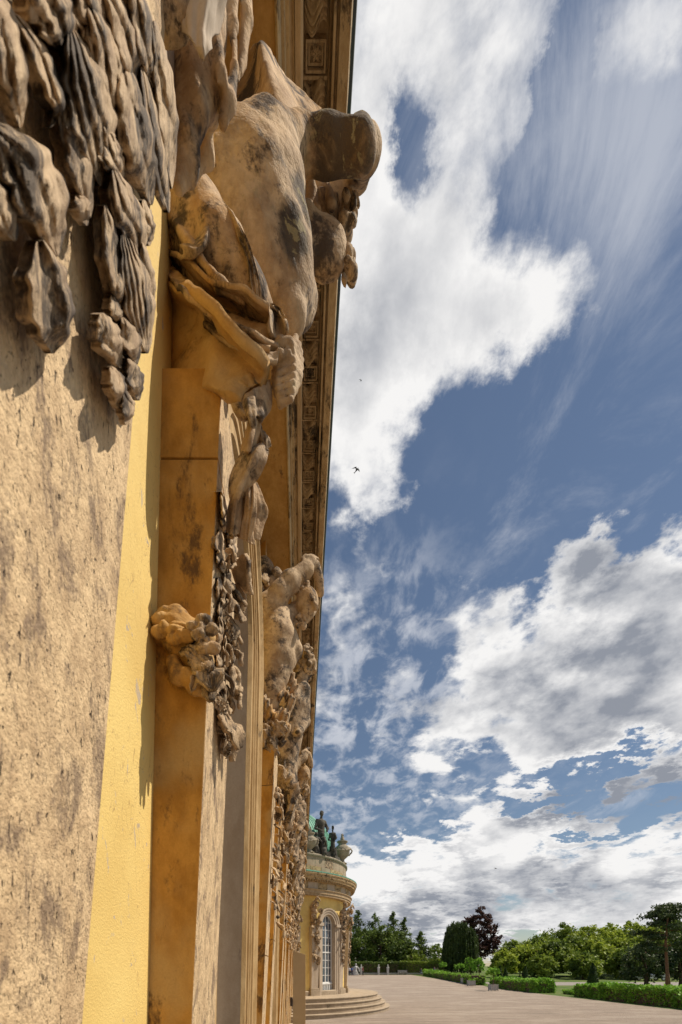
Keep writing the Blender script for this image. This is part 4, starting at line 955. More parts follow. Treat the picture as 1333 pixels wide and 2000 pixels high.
# ---- third herm: the figure with arms folded over its head
o3 = (XA, .32+PER, 0)
h3 = empty('herm_pilaster', o3, label='third pilaster with pale torso figure, arms folded over its tilted head and leafy collar', cat='herm pilaster', group='herm pilasters along the palace front')
shaft(h3, o3, .32+PER, .78+PER, [.1, 1.75, 2.2], .02, .03, .15)
def figure_b(org, dy=0.):
    c = Carve(); Y = 4.60
    c.pc([(536, 1208, Y, 32), (541, 1250, Y, 37), (541, 1285, Y, 34), (534, 1318, Y, 29), (527, 1348, Y, 27), (530, 1378, Y, 15)], .05)
    c.pc([(513, 1200, Y-.05, 24), (521, 1186, Y-.08, 22), (545, 1160, Y-.1, 19), (568, 1137, Y-.08, 18), (598, 1113, Y-.02, 15)], .04)
    c.pc([(540, 1216, Y-.02, 30), (563, 1206, Y+.06, 17), (582, 1190, Y+.12, 15)], .03)
    c.pb(600, 1176, Y+.04, 22, 30, .11, .02); c.pc([(612, 1172, Y-.05, 4), (617, 1186, Y-.07, 5)], .008); c.pc([(602, 1196, Y, 12), (588, 1218, Y+.02, 8)], .02)
    c.pb(602, 1174, Y-.09, 5, 4, .03, .01, True); c.pb(619, 1176, Y-.06, 4, 4, .03, .01, True); c.pc([(604, 1196, Y-.085, 1.5), (614, 1194, Y-.085, 1.5)], .006, True)
    c.pc([(598, 1110, Y-.02, 13), (606, 1098, Y, 11), (616, 1106, Y+.05, 9), (624, 1135, Y+.1, 8), (627, 1160, Y+.15, 7)], .015)
    c.pc([(560, 1250, Y+.02, 22), (574, 1272, Y+.05, 17), (568, 1292, Y+.04, 12)], .03)
    c.pb(583, 1180, Y-.01, 4, 6, None, .006)
    for dx in (0, 5, 10, 15): c.pc([(590+dx, 1094, Y-.06+.01*dx, 4.2), (597+dx, 1087, Y-.05+.01*dx, 4), (606+dx, 1093, Y+.01*dx, 3.8)], .006)
    c.pc([(548, 1215, Y-.25, 2), (556, 1250, Y-.26, 4), (549, 1300, Y-.25, 2)], .05, True)
    b = c.mesh('figure_body', .016, lambda p: vnoise(p, 6.)*.02+vnoise(p, 30.)*.006, org)
    c = Carve(); r_ = np.random.RandomState(3)
    for i in range(26): c.pb(583+r_.uniform(-8, 22), 1150+r_.uniform(-12, 10), Y+.02+r_.uniform(-.06, .04), r_.uniform(4, 7), r_.uniform(4, 8), None, .01)
    h = c.mesh('hair', .013, rough(.012, 28), org); c = Carve()
    for i in range(16): c.pb(586+r_.uniform(-6, 10), 1212+r_.uniform(-12, 12), Y-.02, 4.5, 6, None, .01)
    br_ = c.mesh('beard', .011, rough(.012, 28), org)
    c = Carve()                                # collar of cloth and big leaves round the waist
    c.pc([(508, 1340, Y-.10, 6), (516, 1370, Y-.13, 13), (530, 1396, Y-.12, 11)], .01); c.pc([(502, 1352, Y-.08, 6), (508, 1385, Y-.10, 12), (526, 1410, Y-.08, 10)], .01)
    c.pc([(545, 1360, Y-.05, 12), (556, 1352, Y-.02, 10), (568, 1368, Y, 13), (566, 1388, Y, 8)], .015); c.pc([(566, 1300, Y+.05, 9), (574, 1340, Y+.06, 11), (572, 1380, Y+.06, 7)], .02)
    c.pc([(530, 1400, Y-.05, 14), (552, 1400, Y, 16), (558, 1425, Y, 14), (548, 1450, Y, 12)], .03)
    k = c.mesh('leafy_collar', .012, wrinkles(.028, 62, (1, .1, -.55), .008), org)
    c = Carve(); c.pb(545, 1424, Y-.1, 14, 13, .07, .02)
    for i in range(20): c.pb(545+r_.uniform(-14, 14), 1424+r_.uniform(-12, 12), Y-.15, 3.2, 3.2, None, .005)
    c.pc([(520, 1430, Y-.1, 13), (526, 1455, Y-.1, 16), (534, 1466, Y-.1, 12)], .02)
    l = c.mesh('flower', .012, rough(.03, 34, .01, 80), org)
    return b, h, k, l, br_
def figure_c(org):
    c = Carve(); Y = 5.82
    def w(x, y, z): return (x, y, z+CH)
    c.cone(w(-.17, Y, 2.2), .13, w(-.20, Y, 2.7), .17, .05).cone(w(-.20, Y, 2.7), .17, w(-.12, Y, 3.25), .23, .05)
    c.cone(w(-.12, Y-.1, 3.35), .12, w(.02, Y-.05, 3.45), .10, .04).cone(w(.02, Y-.05, 3.45), .10, w(.05, Y+.02, 3.10), .075, .03).cone(w(.05, Y+.02, 3.10), .075, w(-.03, Y-.18, 2.85), .055, .03)
    c.cone(w(-.08, Y, 3.4), .10, w(.04, Y, 3.72), .09, .04).ball(w(.06, Y, 3.80), (.12, .12, .16), .03)
    c.cone(w(.12, Y-.02, 3.80), .03, w(.17, Y-.03, 3.74), .02, .02)
    b = c.mesh('figure_body', .02, lambda p: vnoise(p, 6.)*.02+vnoise(p, 30.)*.008, org)
    c = Carve(); r_ = np.random.RandomState(8)
    for i in range(46):
        a = r_.uniform(0, 6.28); e = r_.uniform(-1., 1.3)
        c.ball(w(.05+.12*cos(a)*cos(e), Y+.13*sin(a)*cos(e), 3.82+.17*sin(e)), r_.uniform(.03, .055), .012)
    h = c.mesh('hair', .016, rough(.02, 30), org)
    c = Carve(); c.cone(w(-.22, Y-.1, 2.5), .09, w(-.10, Y-.12, 2.2), .10, .03).cone(w(-.10, Y-.12, 2.2), .1, w(-.16, Y, 1.75), .07, .03).cone(w(-.2, Y+.15, 2.5), .08, w(-.14, Y+.1, 1.9), .09, .03)
    k = c.mesh('loin_cloth', .016, wrinkles(.03, 45, (1, .1, -.4), .01), org)
    return b, h, k
fb = figure_b(o3)
for me, mt in zip(fb, ('sculpt', 'drape', 'drape', 'leaf', 'drape')): link(me.name.split('.')[0], me, h3, M[mt])
rs = np.random.RandomState(12)
def column_of_fruit(parent, org, px, py0, py1, Y, n):
    for i in range(n):
        t = i/(n-1); p = P(px+rs.uniform(-7, 7)+8*sin(t*7), py0+(py1-py0)*t, Y+rs.uniform(-.03, .03)); r = rs.rand()
        me = UP[i % 2] if r < .35 else LP[rs.randint(4)]
        o = put(me, parent, org, p, rs.uniform(.10, .17), rx=rs.uniform(-.7, .7), yaw=-1.3+rs.uniform(-.4, .4), tilt=rs.uniform(-.4, .2))
column_of_fruit(h3, o3, 490, 1110, 1345, 4.50, 20)
column_of_fruit(h3, o3, 505, 1120, 1180, 4.46, 5)
for px, py, s in ((500, 1115, .2), (516, 1112, .22), (505, 1130, .16), (540, 1125, .15), (530, 1140, .15)): put(UP[0], h3, o3, P(px, py, 4.60), s)
garland(h3, o3, .36+PER, .78+PER, 2.0, .62, 20, rs, (.09, .16), .01, .6)
o4 = (XA, 1.51+PER, 0)
h4 = empty('herm_pilaster', o4, label='fourth pilaster, its dark curly haired figure half hidden behind the pale torso', cat='herm pilaster', group='herm pilasters along the palace front')
shaft(h4, o4, 1.51+PER, 1.97+PER, [.32, 1.7, 2.2], .02, .03, .15)
fc = figure_c(o4)
for me, mt in zip(fc, ('far', 'leaf', 'far')): link(me.name.split('.')[0], me, h4, M[mt])
garland(h4, o4, 1.55+PER, 1.95+PER, 2.6, .5, 24, rs, (.10, .19), .02, .6)
words = ['third', 'fourth', 'fifth', 'sixth', 'seventh']
for k in range(2, 7):
    for src, kind, w_ in ((h3, 'arms folded over its head', 'near'), (h4, 'a curly bowed head', 'far')):
        if k == 6 and src is h4: continue
        c = copy_tree(src); c.location.y += PER*(k-1)
        c['label'] = 'pilaster with %s, %s one of the %s pair' % (kind, w_, words[k-2])

# ------------------------------------------------------------------ rotunda herms, urns and statues
def ang_at(px, r, near=True):                # angle on the rotunda whose point shows at image column px
    best = None
    for i in range(2000):
        a = R(-110+i*.08); x = RC.x+r*cos(a); y = RC.y+r*sin(a); d = abs(PX0+F*x/y-px)
        if a < R(-12) and (best is None or d < best[0]): best = (d, a)
    return best[1]
def rot_herm(a, label, kind, rs):
    out = Vector((cos(a), sin(a), 0))
    h = empty('herm_pilaster', RC+out*RW, a, label=label, cat='herm pilaster', group='herm pilasters around the pavilion')
    m = MB(); m.hexa([(-.05, -.24, .92), (.14, -.24, .92), (.14, .24, .92), (-.05, .24, .92), (-.05, -.30, 5.2), (.34, -.30, 5.2), (.34, .30, 5.2), (-.05, .30, 5.2)]); m.build('shaft', M['pale'], h)
    m = MB(); m.box(-.08, .26, -.34, .34, .9, 1.38); m.box(-.08, .22, -.30, .30, 1.38, 1.52); m.build('base', M['step'], h, bevel=.02)
    for me, mt in zip(fb[:3] if kind == 'b' else fc, ('far', 'leaf', 'far')):
        o = link(me.name.split('.')[0], me, h, M[mt]); o.location = (.07, -.23, 0) if kind == 'b' else (.05, -.30-1.2+.9, .15)
        if kind == 'c': o.location = (.06, -.18, .1)
        if len(o.data.materials) == 0: o.data.materials.append(M[mt])
    for i in range(26):
        t = i/25; p = Vector((.22+.16*(1-t)+rs.uniform(0, .08), rs.uniform(-.3, .3)*(1-.35*t), CH+3.3-3.1*t)); r = rs.rand()
        put(LP[rs.randint(4)] if r < .6 else FP[rs.randint(2)], h, (0, 0, 0), p, rs.uniform(.22, .36), rx=rs.uniform(-.7, .7), yaw=rs.uniform(-.7, .7))
    return h
rs = np.random.RandomState(31)
rot_herm(WA[1]-.235, 'pavilion herm pilaster just left of the arched white window', 'b', rs)
rot_herm(WA[1]+.235, 'pavilion herm pilaster just right of the arched white window', 'c', rs)
rot_herm(WA[1]+.50, 'rightmost herm pilaster of the pavilion, seen edge on against the trees', 'b', rs)
rot_herm(WA[1]-.47, 'pavilion herm pilaster half behind the end of the long wing', 'c', rs)
def urn(loc, s, label):
    u = empty('stone_urn', loc, label=label, cat='urn', group='urns on the pavilion parapet')
    m = MB(); m.lathe([(.01, 0), (.26, 0), (.28, .05), (.18, .1), (.11, .2), (.14, .28), (.30, .42), (.43, .65), (.44, .85), (.36, 1.02), (.25, 1.1), (.22, 1.2), (.31, 1.27), (.32, 1.33), (.2, 1.36), (.01, 1.37)], (0, 0, 0), 28)
    m.v = [(x*s, y*s, z*s) for x, y, z in m.v]; m.build('vase', M['grey'], u, True)
    c = Carve()
    for i in range(9): c.cone((.02*sin(i*2)*s, .02*cos(i)*s, (1.34+.05*i)*s), (.13-.012*i)*s, (.05*sin(i*2.4)*s, .05*cos(i*2.4)*s, (1.39+.05*i)*s), (.10-.010*i)*s, .02)
    link('flame_finial', c.mesh('flame_finial', .03, rough(.03, 12)), u, M['grey'])
    c = Carve()
    for sx in (-1, 1):
        for j in range(7): t = j/6*pi; c.cone((sx*(.40+.16*sin(t))*s, 0, (.95-.42*t/pi)*s), .045*s, (sx*(.40+.16*sin(t+.4))*s, 0, (.92-.42*t/pi)*s), .045*s, .02)
    for j in range(14): a = -pi*j/13; c.ball((.40*cos(a)*s, -.36*abs(sin(a))*s-.06*s, (.88-.16*abs(sin(a)))*s), .07*s, .02)
    link('garland', c.mesh('garland', .03, rough(.03, 12)), u, M['grey'])
    return u
ZP = CH+6.8
def on_par(px, inset=.25):
    a = ang_at(px, RW-inset); return RC+Vector((cos(a), sin(a), 0))*(RW-inset)+Vector((0, 0, ZP))
urn(on_par(669, .12), 1.15, 'stone urn with flame finial at the right end of the parapet')
urn(on_par(606, .1), .9, 'pale stone urn on the parapet beside the wing cornice')
def statue(loc, parts, label, mat, name='roof_statue', cat='statue', vox=.035, grp=None, yaw=0, sc=1., thin=1.):
    s = empty(name, loc, yaw, label=label, cat=cat, group=grp); c = Carve()
    m = MB(); m.box(-.28*sc, .28*sc, -.28*sc, .28*sc, 0, .16*sc); m.build('plinth', M[mat], s, bevel=.01)
    tv = np.array([thin, thin, 1])*sc
    for a in parts: c.cone(np.array(a[0])*tv, a[1]*sc*thin, np.array(a[2])*tv, a[3]*sc*thin, .04*sc)
    link('figure', c.mesh('figure', vox, rough(.02, 10)), s, M[mat]); return s
ST = [((-.10, 0, .1), .11, (-.09, .02, .55), .12), ((.12, .03, .1), .11, (.10, 0, .55), .13), ((0, 0, .55), .20, (.02, 0, .95), .17), ((.02, 0, .95), .17, (0, 0, 1.28), .21),
      ((-.2, 0, 1.35), .09, (.2, 0, 1.33), .09), ((0, 0, 1.35), .07, (.03, -.03, 1.55), .06), ((.03, -.03, 1.62), .11, (.04, -.03, 1.68), .10), ((.2, 0, 1.33), .08, (.36, -.04, 1.10), .07), ((.36, -.04, 1.10), .07, (.26, -.2, .95), .05),
      ((-.2, 0, 1.35), .08, (-.32, -.06, 1.05), .07), ((-.32, -.06, 1.05), .06, (-.12, -.2, .98), .05), ((.22, .1, .6), .1, (.26, .1, .12), .12), ((-.24, .05, .7), .07, (-.28, .05, .1), .09)]
ST2 = [((0, 0, .1), .24, (-.05, 0, .5), .22), ((.25, 0, .12), .14, (.05, -.1, .5), .14), ((-.05, 0, .5), .2, (.02, 0, 1.0), .2), ((-.18, 0, 1.05), .09, (.2, 0, 1.1), .09), ((.02, 0, 1.1), .07, (.03, 0, 1.3), .06), ((.04, 0, 1.36), .11, (.05, 0, 1.42), .1),
       ((.2, 0, 1.1), .08, (.42, 0, .85), .07), ((.42, 0, .85), .07, (.45, -.1, .5), .06), ((-.18, 0, 1.05), .09, (-.38, 0, .8), .07), ((-.38, 0, .8), .07, (-.2, -.15, .6), .05), ((-.3, .1, .3), .18, (-.4, .1, .1), .16)]
statue(on_par(627, .5), ST, 'tallest blackened figure standing above the parapet group', 'dark_statue', yaw=.3, sc=1.68, thin=.72)
statue(on_par(617, .35), ST2, 'dark crouching figure on the parapet left of the tall one', 'dark_statue', sc=.95)
statue(on_par(631, .2), ST2, 'dark draped figure leaning at the foot of the tallest statue', 'dark_statue', sc=1.0, yaw=2.)
statue(on_par(650, .35), ST, 'slender dark statue between the roof group and the right urn', 'dark_statue', yaw=-.5, sc=1.28, thin=.62)

# ------------------------------------------------------------------ trees and plants
def leaf_cards(name, C_, size, rs, mat, parent=None, elong=1., flat=0., **k):
    n = len(C_); a = rs.normal(size=(n, 3)); a[:, 2] *= (1-flat*.7); a /= np.linalg.norm(a, axis=1, keepdims=True)
    b = rs.normal(size=(n, 3)); b -= a*(a*b).sum(1, keepdims=True); b /= np.linalg.norm(b, axis=1, keepdims=True)
    s = (size*rs.uniform(.6, 1.35, n))[:, None] if np.isscalar(size) else size[:, None]
    if elong != 1.: a = a*.5+np.array([0, 0, -1.]); a /= np.linalg.norm(a, axis=1, keepdims=True)
    V = np.stack([C_-a*s*elong, C_+b*s*.5, C_+a*s*elong, C_-b*s*.5], 1).reshape(-1, 3)
    Q = np.arange(4*n).reshape(n, 4)
    return link(name, np_mesh(name, V, Q, False), parent, mat, **k)
def blob_pts(n, rs, lobes, shell=.7, clump=.17):
    out = []
    tot = sum(l[1][0]*l[1][1]+l[1][2]*l[1][0] for l in lobes)
    for c, r in lobes:
        m_ = int(n*(r[0]*r[1]+r[2]*r[0])/tot); nc = max(6, m_//45)
        d = rs.normal(size=(nc, 3)); d /= np.linalg.norm(d, axis=1, keepdims=True)
        cc = np.array(c)+d*np.array(r)*rs.uniform(shell, 1.04, (nc, 1))
        which = rs.randint(nc, size=m_); out.append(cc[which]+rs.normal(size=(m_, 3))*np.array(r).mean()*clump*rs.uniform(.5, 1.2, (m_, 1)))
    return np.concatenate(out)
def tree(kind, label, loc, h, w, mat, rs, n=5000, size=.22, trunk=.22, lobes=None, cat='tree', group=None, clear=.12, bark='bark'):
    t = empty(kind, loc, label=label, cat=cat, group=group)
    m = MB(); m.tube([(0, 0, -.2), (.02*h, 0, h*.2), (-.01*h, .01*h, h*.45), (0, 0, h*.85)], [trunk*1.3, trunk, trunk*.75, trunk*.15], 9)
    for i in range(7):
        a = rs.rand()*6.28; z = h*rs.uniform(.22, .6); L = w*rs.uniform(.5, .9)
        m.tube([(0, 0, z), (cos(a)*L*.5, sin(a)*L*.5, z+h*.08), (cos(a)*L, sin(a)*L, z+h*.2)], [trunk*.4, trunk*.25, trunk*.06], 5)
    m.build('trunk', M[bark], t, True)
    if lobes is None:
        lobes = [((0, 0, h*.55), (w*.8, w*.8, h*.36))]
        for i in range(11):
            a = i*2.4+rs.rand(); e = rs.uniform(.25, .82); rr = w*(1-.75*max(e-.45, 0))
            lobes.append(((cos(a)*rr*.62, sin(a)*rr*.62, h*e), (w*rs.uniform(.26, .42),)*2+(h*rs.uniform(.10, .17),)))
        lobes.append(((0, 0, h*.86), (w*.35, w*.35, h*.13)))
    pts = blob_pts(n, rs, lobes); pts = pts[pts[:, 2] > h*clear*.5]
    leaf_cards('crown', pts, size, rs, M[mat], t)
    return t
def conifer(label, loc, h, w, rs, n=5200, mat='lf_dark', group='conifers behind the far hedge'):
    t = empty('conifer_tree', loc, label=label, cat='tree', group=group)
    m = MB(); m.tube([(0, 0, -.2), (0, 0, h*.5), (.02*h, 0, h*.99)], [.25, .16, .02], 8); m.build('trunk', M['bark'], t, True)
    L = []
    nb = 90
    for i in range(nb):
        z = (i/nb)**.9; rr = w*(1-z)**.75*rs.uniform(.55, 1.15)+.12; a = rs.rand()*6.28; k_ = int(n*(rr/w+.15)/nb*1.3)
        s = rs.uniform(.1, 1, k_); zz = h*(.1+.9*z)-.30*rr*s+.30*rr*s*s+rs.normal(size=k_)*.10
        L.append(np.stack([cos(a)*rr*s+rs.normal(size=k_)*.2*(.5+rr*.16), sin(a)*rr*s+rs.normal(size=k_)*.2*(.5+rr*.16), zz-abs(rs.normal(size=k_))*.25], 1))
    leaf_cards('crown', np.concatenate(L), .21, rs, M[mat], t, flat=.6)
    return t
def at_ground(px, Y): return Vector(((px-PX0)/F*Y, Y, gz(Y)))
rs = np.random.RandomState(77)
for i, (px, py, Y, w) in enumerate([(699, 1780, 100, 3.3), (732, 1786, 104, 4.0), (768, 1783, 101, 3.2), (790, 1795, 104, 3.0), (822, 1822, 102, 2.6), (683, 1800, 106, 3.4)]):
    w *= 1.45; conifer(['tall dark conifer with spiky top next to the pavilion', 'broad dark conifer second from the pavilion', 'tall narrow conifer in the middle of the far row', 'slim dark conifer right of the middle one', 'smallest and rightmost conifer of the far row', 'dark conifer partly hidden by the pavilion edge'][i], at_ground(px, Y), (PY0-py)/F*Y+CH-gz(Y)+.4, w, rs)
tree('leafy_tree', 'green leafy tree in front of the dark conifers', at_ground(745, 97), 10.2, 3.8, 'lf_dark', rs, 7500, .26, group=None)
tree('leafy_tree', 'low green tree rising over the far hedge below the conifers', at_ground(806, 97), 5.2, 3.2, 'lf_tree', rs, 3000, .24)
tree('leafy_tree', 'small distant tree left of the weeping tree', at_ground(857, 125), 7.6, 3.6, 'lf_tree', rs, 3000, .3)
tree('leafy_tree', 'dark leafy tree filling the gap behind the left hedge', at_ground(712, 99), 9.8, 4.2, 'lf_dark', rs, 7500, .26)
tree('leafy_tree', 'dark leafy tree low among the middle conifers', at_ground(779, 99), 8.8, 3.8, 'lf_dark', rs, 7000, .26)
# weeping tree: strands falling from a lumpy dome
Yw = 92; t = empty('weeping_tree', at_ground(900, Yw), label='dark weeping beech with hanging curtains of leaves', cat='tree')
Hh = (PY0-1806)/F*Yw+CH-gz(Yw)
m = MB(); m.tube([(0, 0, 0), (.2, 0, Hh*.5), (-.6, 0, Hh*.85)], [.35, .3, .12], 8); m.build('trunk', M['bark'], t, True)
L = []
for i in range(420):
    a = rs.rand()*6.28; r = 3.3*rs.rand()**.45; x, y = r*cos(a), r*sin(a)*.9
    top = Hh*(1.02-.42*abs((x+1.0)/(2.3 if x < -1. else 4.6))**2.2)-.14*y*y*.5+rs.normal()*.28; bot = max(.2, top*rs.uniform(.0, .25)) if r > 1.6 else top*.5
    k_ = int((top-bot)/.075); z = top-np.linspace(0, 1, k_)*(top-bot); bend = np.linspace(0, 1, k_)
    L.append(np.stack([x+cos(a)*.35*np.sin(bend*1.6)+rs.normal(size=k_)*.07, y+sin(a)*.35*np.sin(bend*1.6)+rs.normal(size=k_)*.07, z], 1))
leaf_cards('crown', np.concatenate(L), .15, rs, M['lf_weep'], t, elong=1.5)
# copper beech: open crown, sky shows through
Yc = 108; Hc = (PY0-1771)/F*Yc+CH-gz(Yc)
lob = [((0, 0, Hc*.93), (1.2, 1.2, .9)), ((-.9, .3, Hc*.78), (1.9, 1.7, 1.2)), ((1.3, 0, Hc*.80), (1.5, 1.6, 1.3)), ((-2.6, 0, Hc*.72), (1.5, 1.4, 1.2)), ((2.6, .4, Hc*.66), (1.7, 1.5, 1.3)), ((-.6, 0, Hc*.6), (2.2, 2., 1.2)),
       ((4.0, 0, Hc*.50), (1.4, 1.3, 1.2)), ((2.4, 0, Hc*.45), (1.9, 1.8, 1.2)), ((-1.8, 0, Hc*.45), (2., 1.8, 1.2)), ((4.6, 0, Hc*.36), (1.1, 1.1, .8)), ((.5, 0, Hc*.34), (2.6, 2, 1.3))]
tree('copper_beech', 'dark purple leaved beech standing behind the weeping tree', at_ground(938, Yc), Hc, 4.2, 'lf_copper', rs, 9500, .29, lobes=lob, clear=.3)
decid = [(1000, 1836, 96, 3.6, 0), (1022, 1846, 84, 3.2, 1), (985, 1858, 80, 2.2, 1), (1044, 1828, 96, 4.4, 0), (1075, 1840, 82, 3.8, 0), (1100, 1806, 102, 5.6, 0), (1122, 1830, 84, 4.0, 0), (1150, 1808, 98, 4.6, 1), (1165, 1836, 82, 3.8, 1),
         (1190, 1806, 104, 5.0, 1), (1205, 1822, 86, 4.2, 1), (1235, 1802, 92, 4.6, 1), (1262, 1822, 80, 3.6, 0), (1222, 1850, 76, 3.0, 0), (1310, 1790, 92, 5., 0), (1338, 1800, 84, 4.6, 0), (1400, 1790, 88, 6., 0), (1058, 1868, 74, 2.4, 0), (1140, 1862, 76, 3.0, 0), (1460, 1800, 80, 6., 0)]
dl = ['leftmost rounded green tree beside the copper beech', 'olive green tree in front of the left end of the wood', 'small yellow green tree by the weeping tree', 'rounded tree behind the left part of the wood', 'dark green rounded tree with low skirt, left of the tallest dome', 'widest domed tree crown of the wood', 'dense dark tree at the middle of the wood edge', 'bright green tree right of the widest dome', 'light green lower tree at the middle of the wood',
      'tall bright green tree behind the middle of the wood', 'bright green tree just left of the dark pine side', 'yellow green crown touching the pine from behind', 'dark green tree behind the pine on its left', 'low dark tree beside the cone of yew', 'big tree behind the pine trunk', 'rightmost tree of the wood at the picture edge', 'large tree continuing the wood past the right edge', 'low dark bushy tree at the left foot of the wood', 'low dark bushy tree at the middle foot of the wood', 'far large tree outside the right edge']
for (px, py, Y, w, b), lb in zip(decid, dl):
    tree('leafy_tree', lb, at_ground(px, Y), (PY0-py)/F*Y+CH-gz(Y), w, 'lf_tree2' if b else 'lf_tree', rs, 7500, .30, group='deciduous trees of the wood on the right', clear=.05)
# pine with bare red trunks at the right
Yp = 44; t = empty('pine_tree', at_ground(1303, Yp), label='tall pine with bare reddish twin trunks at the right edge', cat='tree')
H = (PY0-1768)/F*Yp+CH
m = MB(); m.tube([(.0, 0, -.1), (.06, 0, H*.25), (-.1, 0, H*.6), (.05, 0, H*.8), (.25, 0, H)], [.17, .14, .11, .07, .03], 9)
m.tube([(.45, .1, -.1), (.30, .1, H*.15), (.1, .05, H*.32)], [.15, .12, .09], 8); m.build('trunk', M['pine_bark'], t, True)
br = MB(); L = []
for i in range(26):
    z = H*rs.uniform(.45, .97); a = rs.rand()*6.28; ln = (2.3-.9*abs(z/H-.68)*3)*rs.uniform(.6, 1.15); e = Vector((cos(a)*ln, sin(a)*ln, z-.1+rs.uniform(-.2, .35)))
    br.tube([(0, 0, z), (e.x*.5, e.y*.5, z+.12), tuple(e)], [.05, .035, .012], 5)
    for q in range(4):
        c_ = np.array([e.x*(.45+.19*q), e.y*(.45+.19*q), z+.08]); L.append(c_+rs.normal(size=(90, 3))*np.array([.30, .30, .13]))
L.append(np.array([.25, 0, H])+rs.normal(size=(130, 3))*np.array([.22, .2, .12])); L.append(np.array([.1, 0, H-.45])+rs.normal(size=(120, 3))*np.array([.35, .3, .1]))
br.build('branch', M['pine_bark'], t, True); leaf_cards('crown', np.concatenate(L), .12, rs, M['lf_pine'], t)
tree('leafy_tree', 'dark spreading conifer left of the red trunked pine', at_ground(1262, 58), 5.9, 3.0, 'lf_pine', rs, 6000, .18, clear=.1)
tree('leafy_tree', 'dark spreading conifer right behind the red trunked pine', at_ground(1330, 56), 5.9, 2.6, 'lf_pine', rs, 5000, .18, clear=.1)
# hedges along the gravel
def hedge(label, x0, x1, y0, y1, h, n, mat='lf_hedge', size=.10, name='hedge', group=None, lump=.25):
    hd = empty(name, ((x0+x1)/2, (y0+y1)/2, gz((y0+y1)/2)), label=label, cat='hedge', group=group); o = np.array(hd.location)
    p = rs.rand(n, 3); face = rs.randint(4, size=n); 
    p[face == 0, 0] = rs.rand((face == 0).sum())*.12; p[face == 1, 2] = 1-rs.rand((face == 1).sum())*.15; p[face == 2, 1] = rs.rand((face == 2).sum())*.06
    P_ = np.stack([x0+(x1-x0)*p[:, 0], y0+(y1-y0)*p[:, 1], p[:, 2]*h], 1)
    nz_ = vnoise(P_, .9)*lump*2+vnoise(P_, 2.7)*lump
    P_[:, 2] *= 1+nz_*.8; P_[:, 0] -= nz_*.6*(1-p[:, 0]); P_ += rs.normal(size=P_.shape)*.05
    P_[:, 2] += np.array([gz(y) for y in P_[:, 1]])
    c = MB(); c.box(x0+.12-o[0], x1-.12-o[0], y0+.12-o[1], y1-.12-o[1], 0, h*.8); c.build('hedge_core', M['bark'], hd)
    leaf_cards('foliage', P_-o, size, rs, M[mat], hd); return hd
hedge('bright green leafy hedge nearest on the right beside the gravel', 25.4, 27.4, 29.5, 43, 1.25, 15000, size=.12)
hedge('bright green bushy hedge further along the gravel edge', 24.6, 26.6, 48, 60, 1.3, 9000, size=.12)
hedge('low green hedge row behind the farther white tubs', 23.2, 25., 62, 88, 1.15, 7000, size=.12)
hedge('small clump of young plants in front of the lawn strip', 26.6, 28, 43.4, 47, .45, 1500, size=.09)
hedge('trimmed dark green hedge along the far end of the court, left part', 9.2, 19.4, 90.5, 92, 2.5, 9000, 'lf_dark', .14, lump=.06)
hedge('lighter trimmed hedge along the far end of the court, right part', 19.8, 28.2, 90.5, 92, 2.6, 8000, 'lf_tree', .14, lump=.06)
for i, (px, py, Y, w, lb) in enumerate([(1159, 1880, 54, .78, 'large clipped yew cone behind the near hedge'), (1027, 1886, 66, .55, 'clipped yew cone standing alone left of the wood'), (988, 1890, 66, .5, 'right one of the two clipped cones by the potted trees'), (977, 1887, 70, .55, 'left one of the two clipped cones by the potted trees')]):
    t = empty('yew_cone', at_ground(px, Y), label=lb, cat='topiary', group='clipped yew cones on the lawn'); H = (PY0-py)/F*Y+CH-gz(Y)
    z = rs.rand(3200)**1.3*.97; r = w*(1-z)**.75*(.9+.1*rs.rand(3200)); a = rs.rand(3200)*6.28
    leaf_cards('foliage', np.stack([r*cos(1)*0+r*np.cos(a), r*np.sin(a), z*H], 1), .08, rs, M['lf_yew'], t)
    m = MB(); m.lathe([(w*.85*(1-q)**.75+.001, q*H*.95) for q in [i_/8 for i_ in range(9)]], (0, 0, 0), 12); m.build('cone_core', M['lf_yew'], t)
    m = MB(); m.tube([(0, 0, -.1), (0, 0, H*.3)], [.06, .05], 6); m.build('trunk', M['bark'], t)
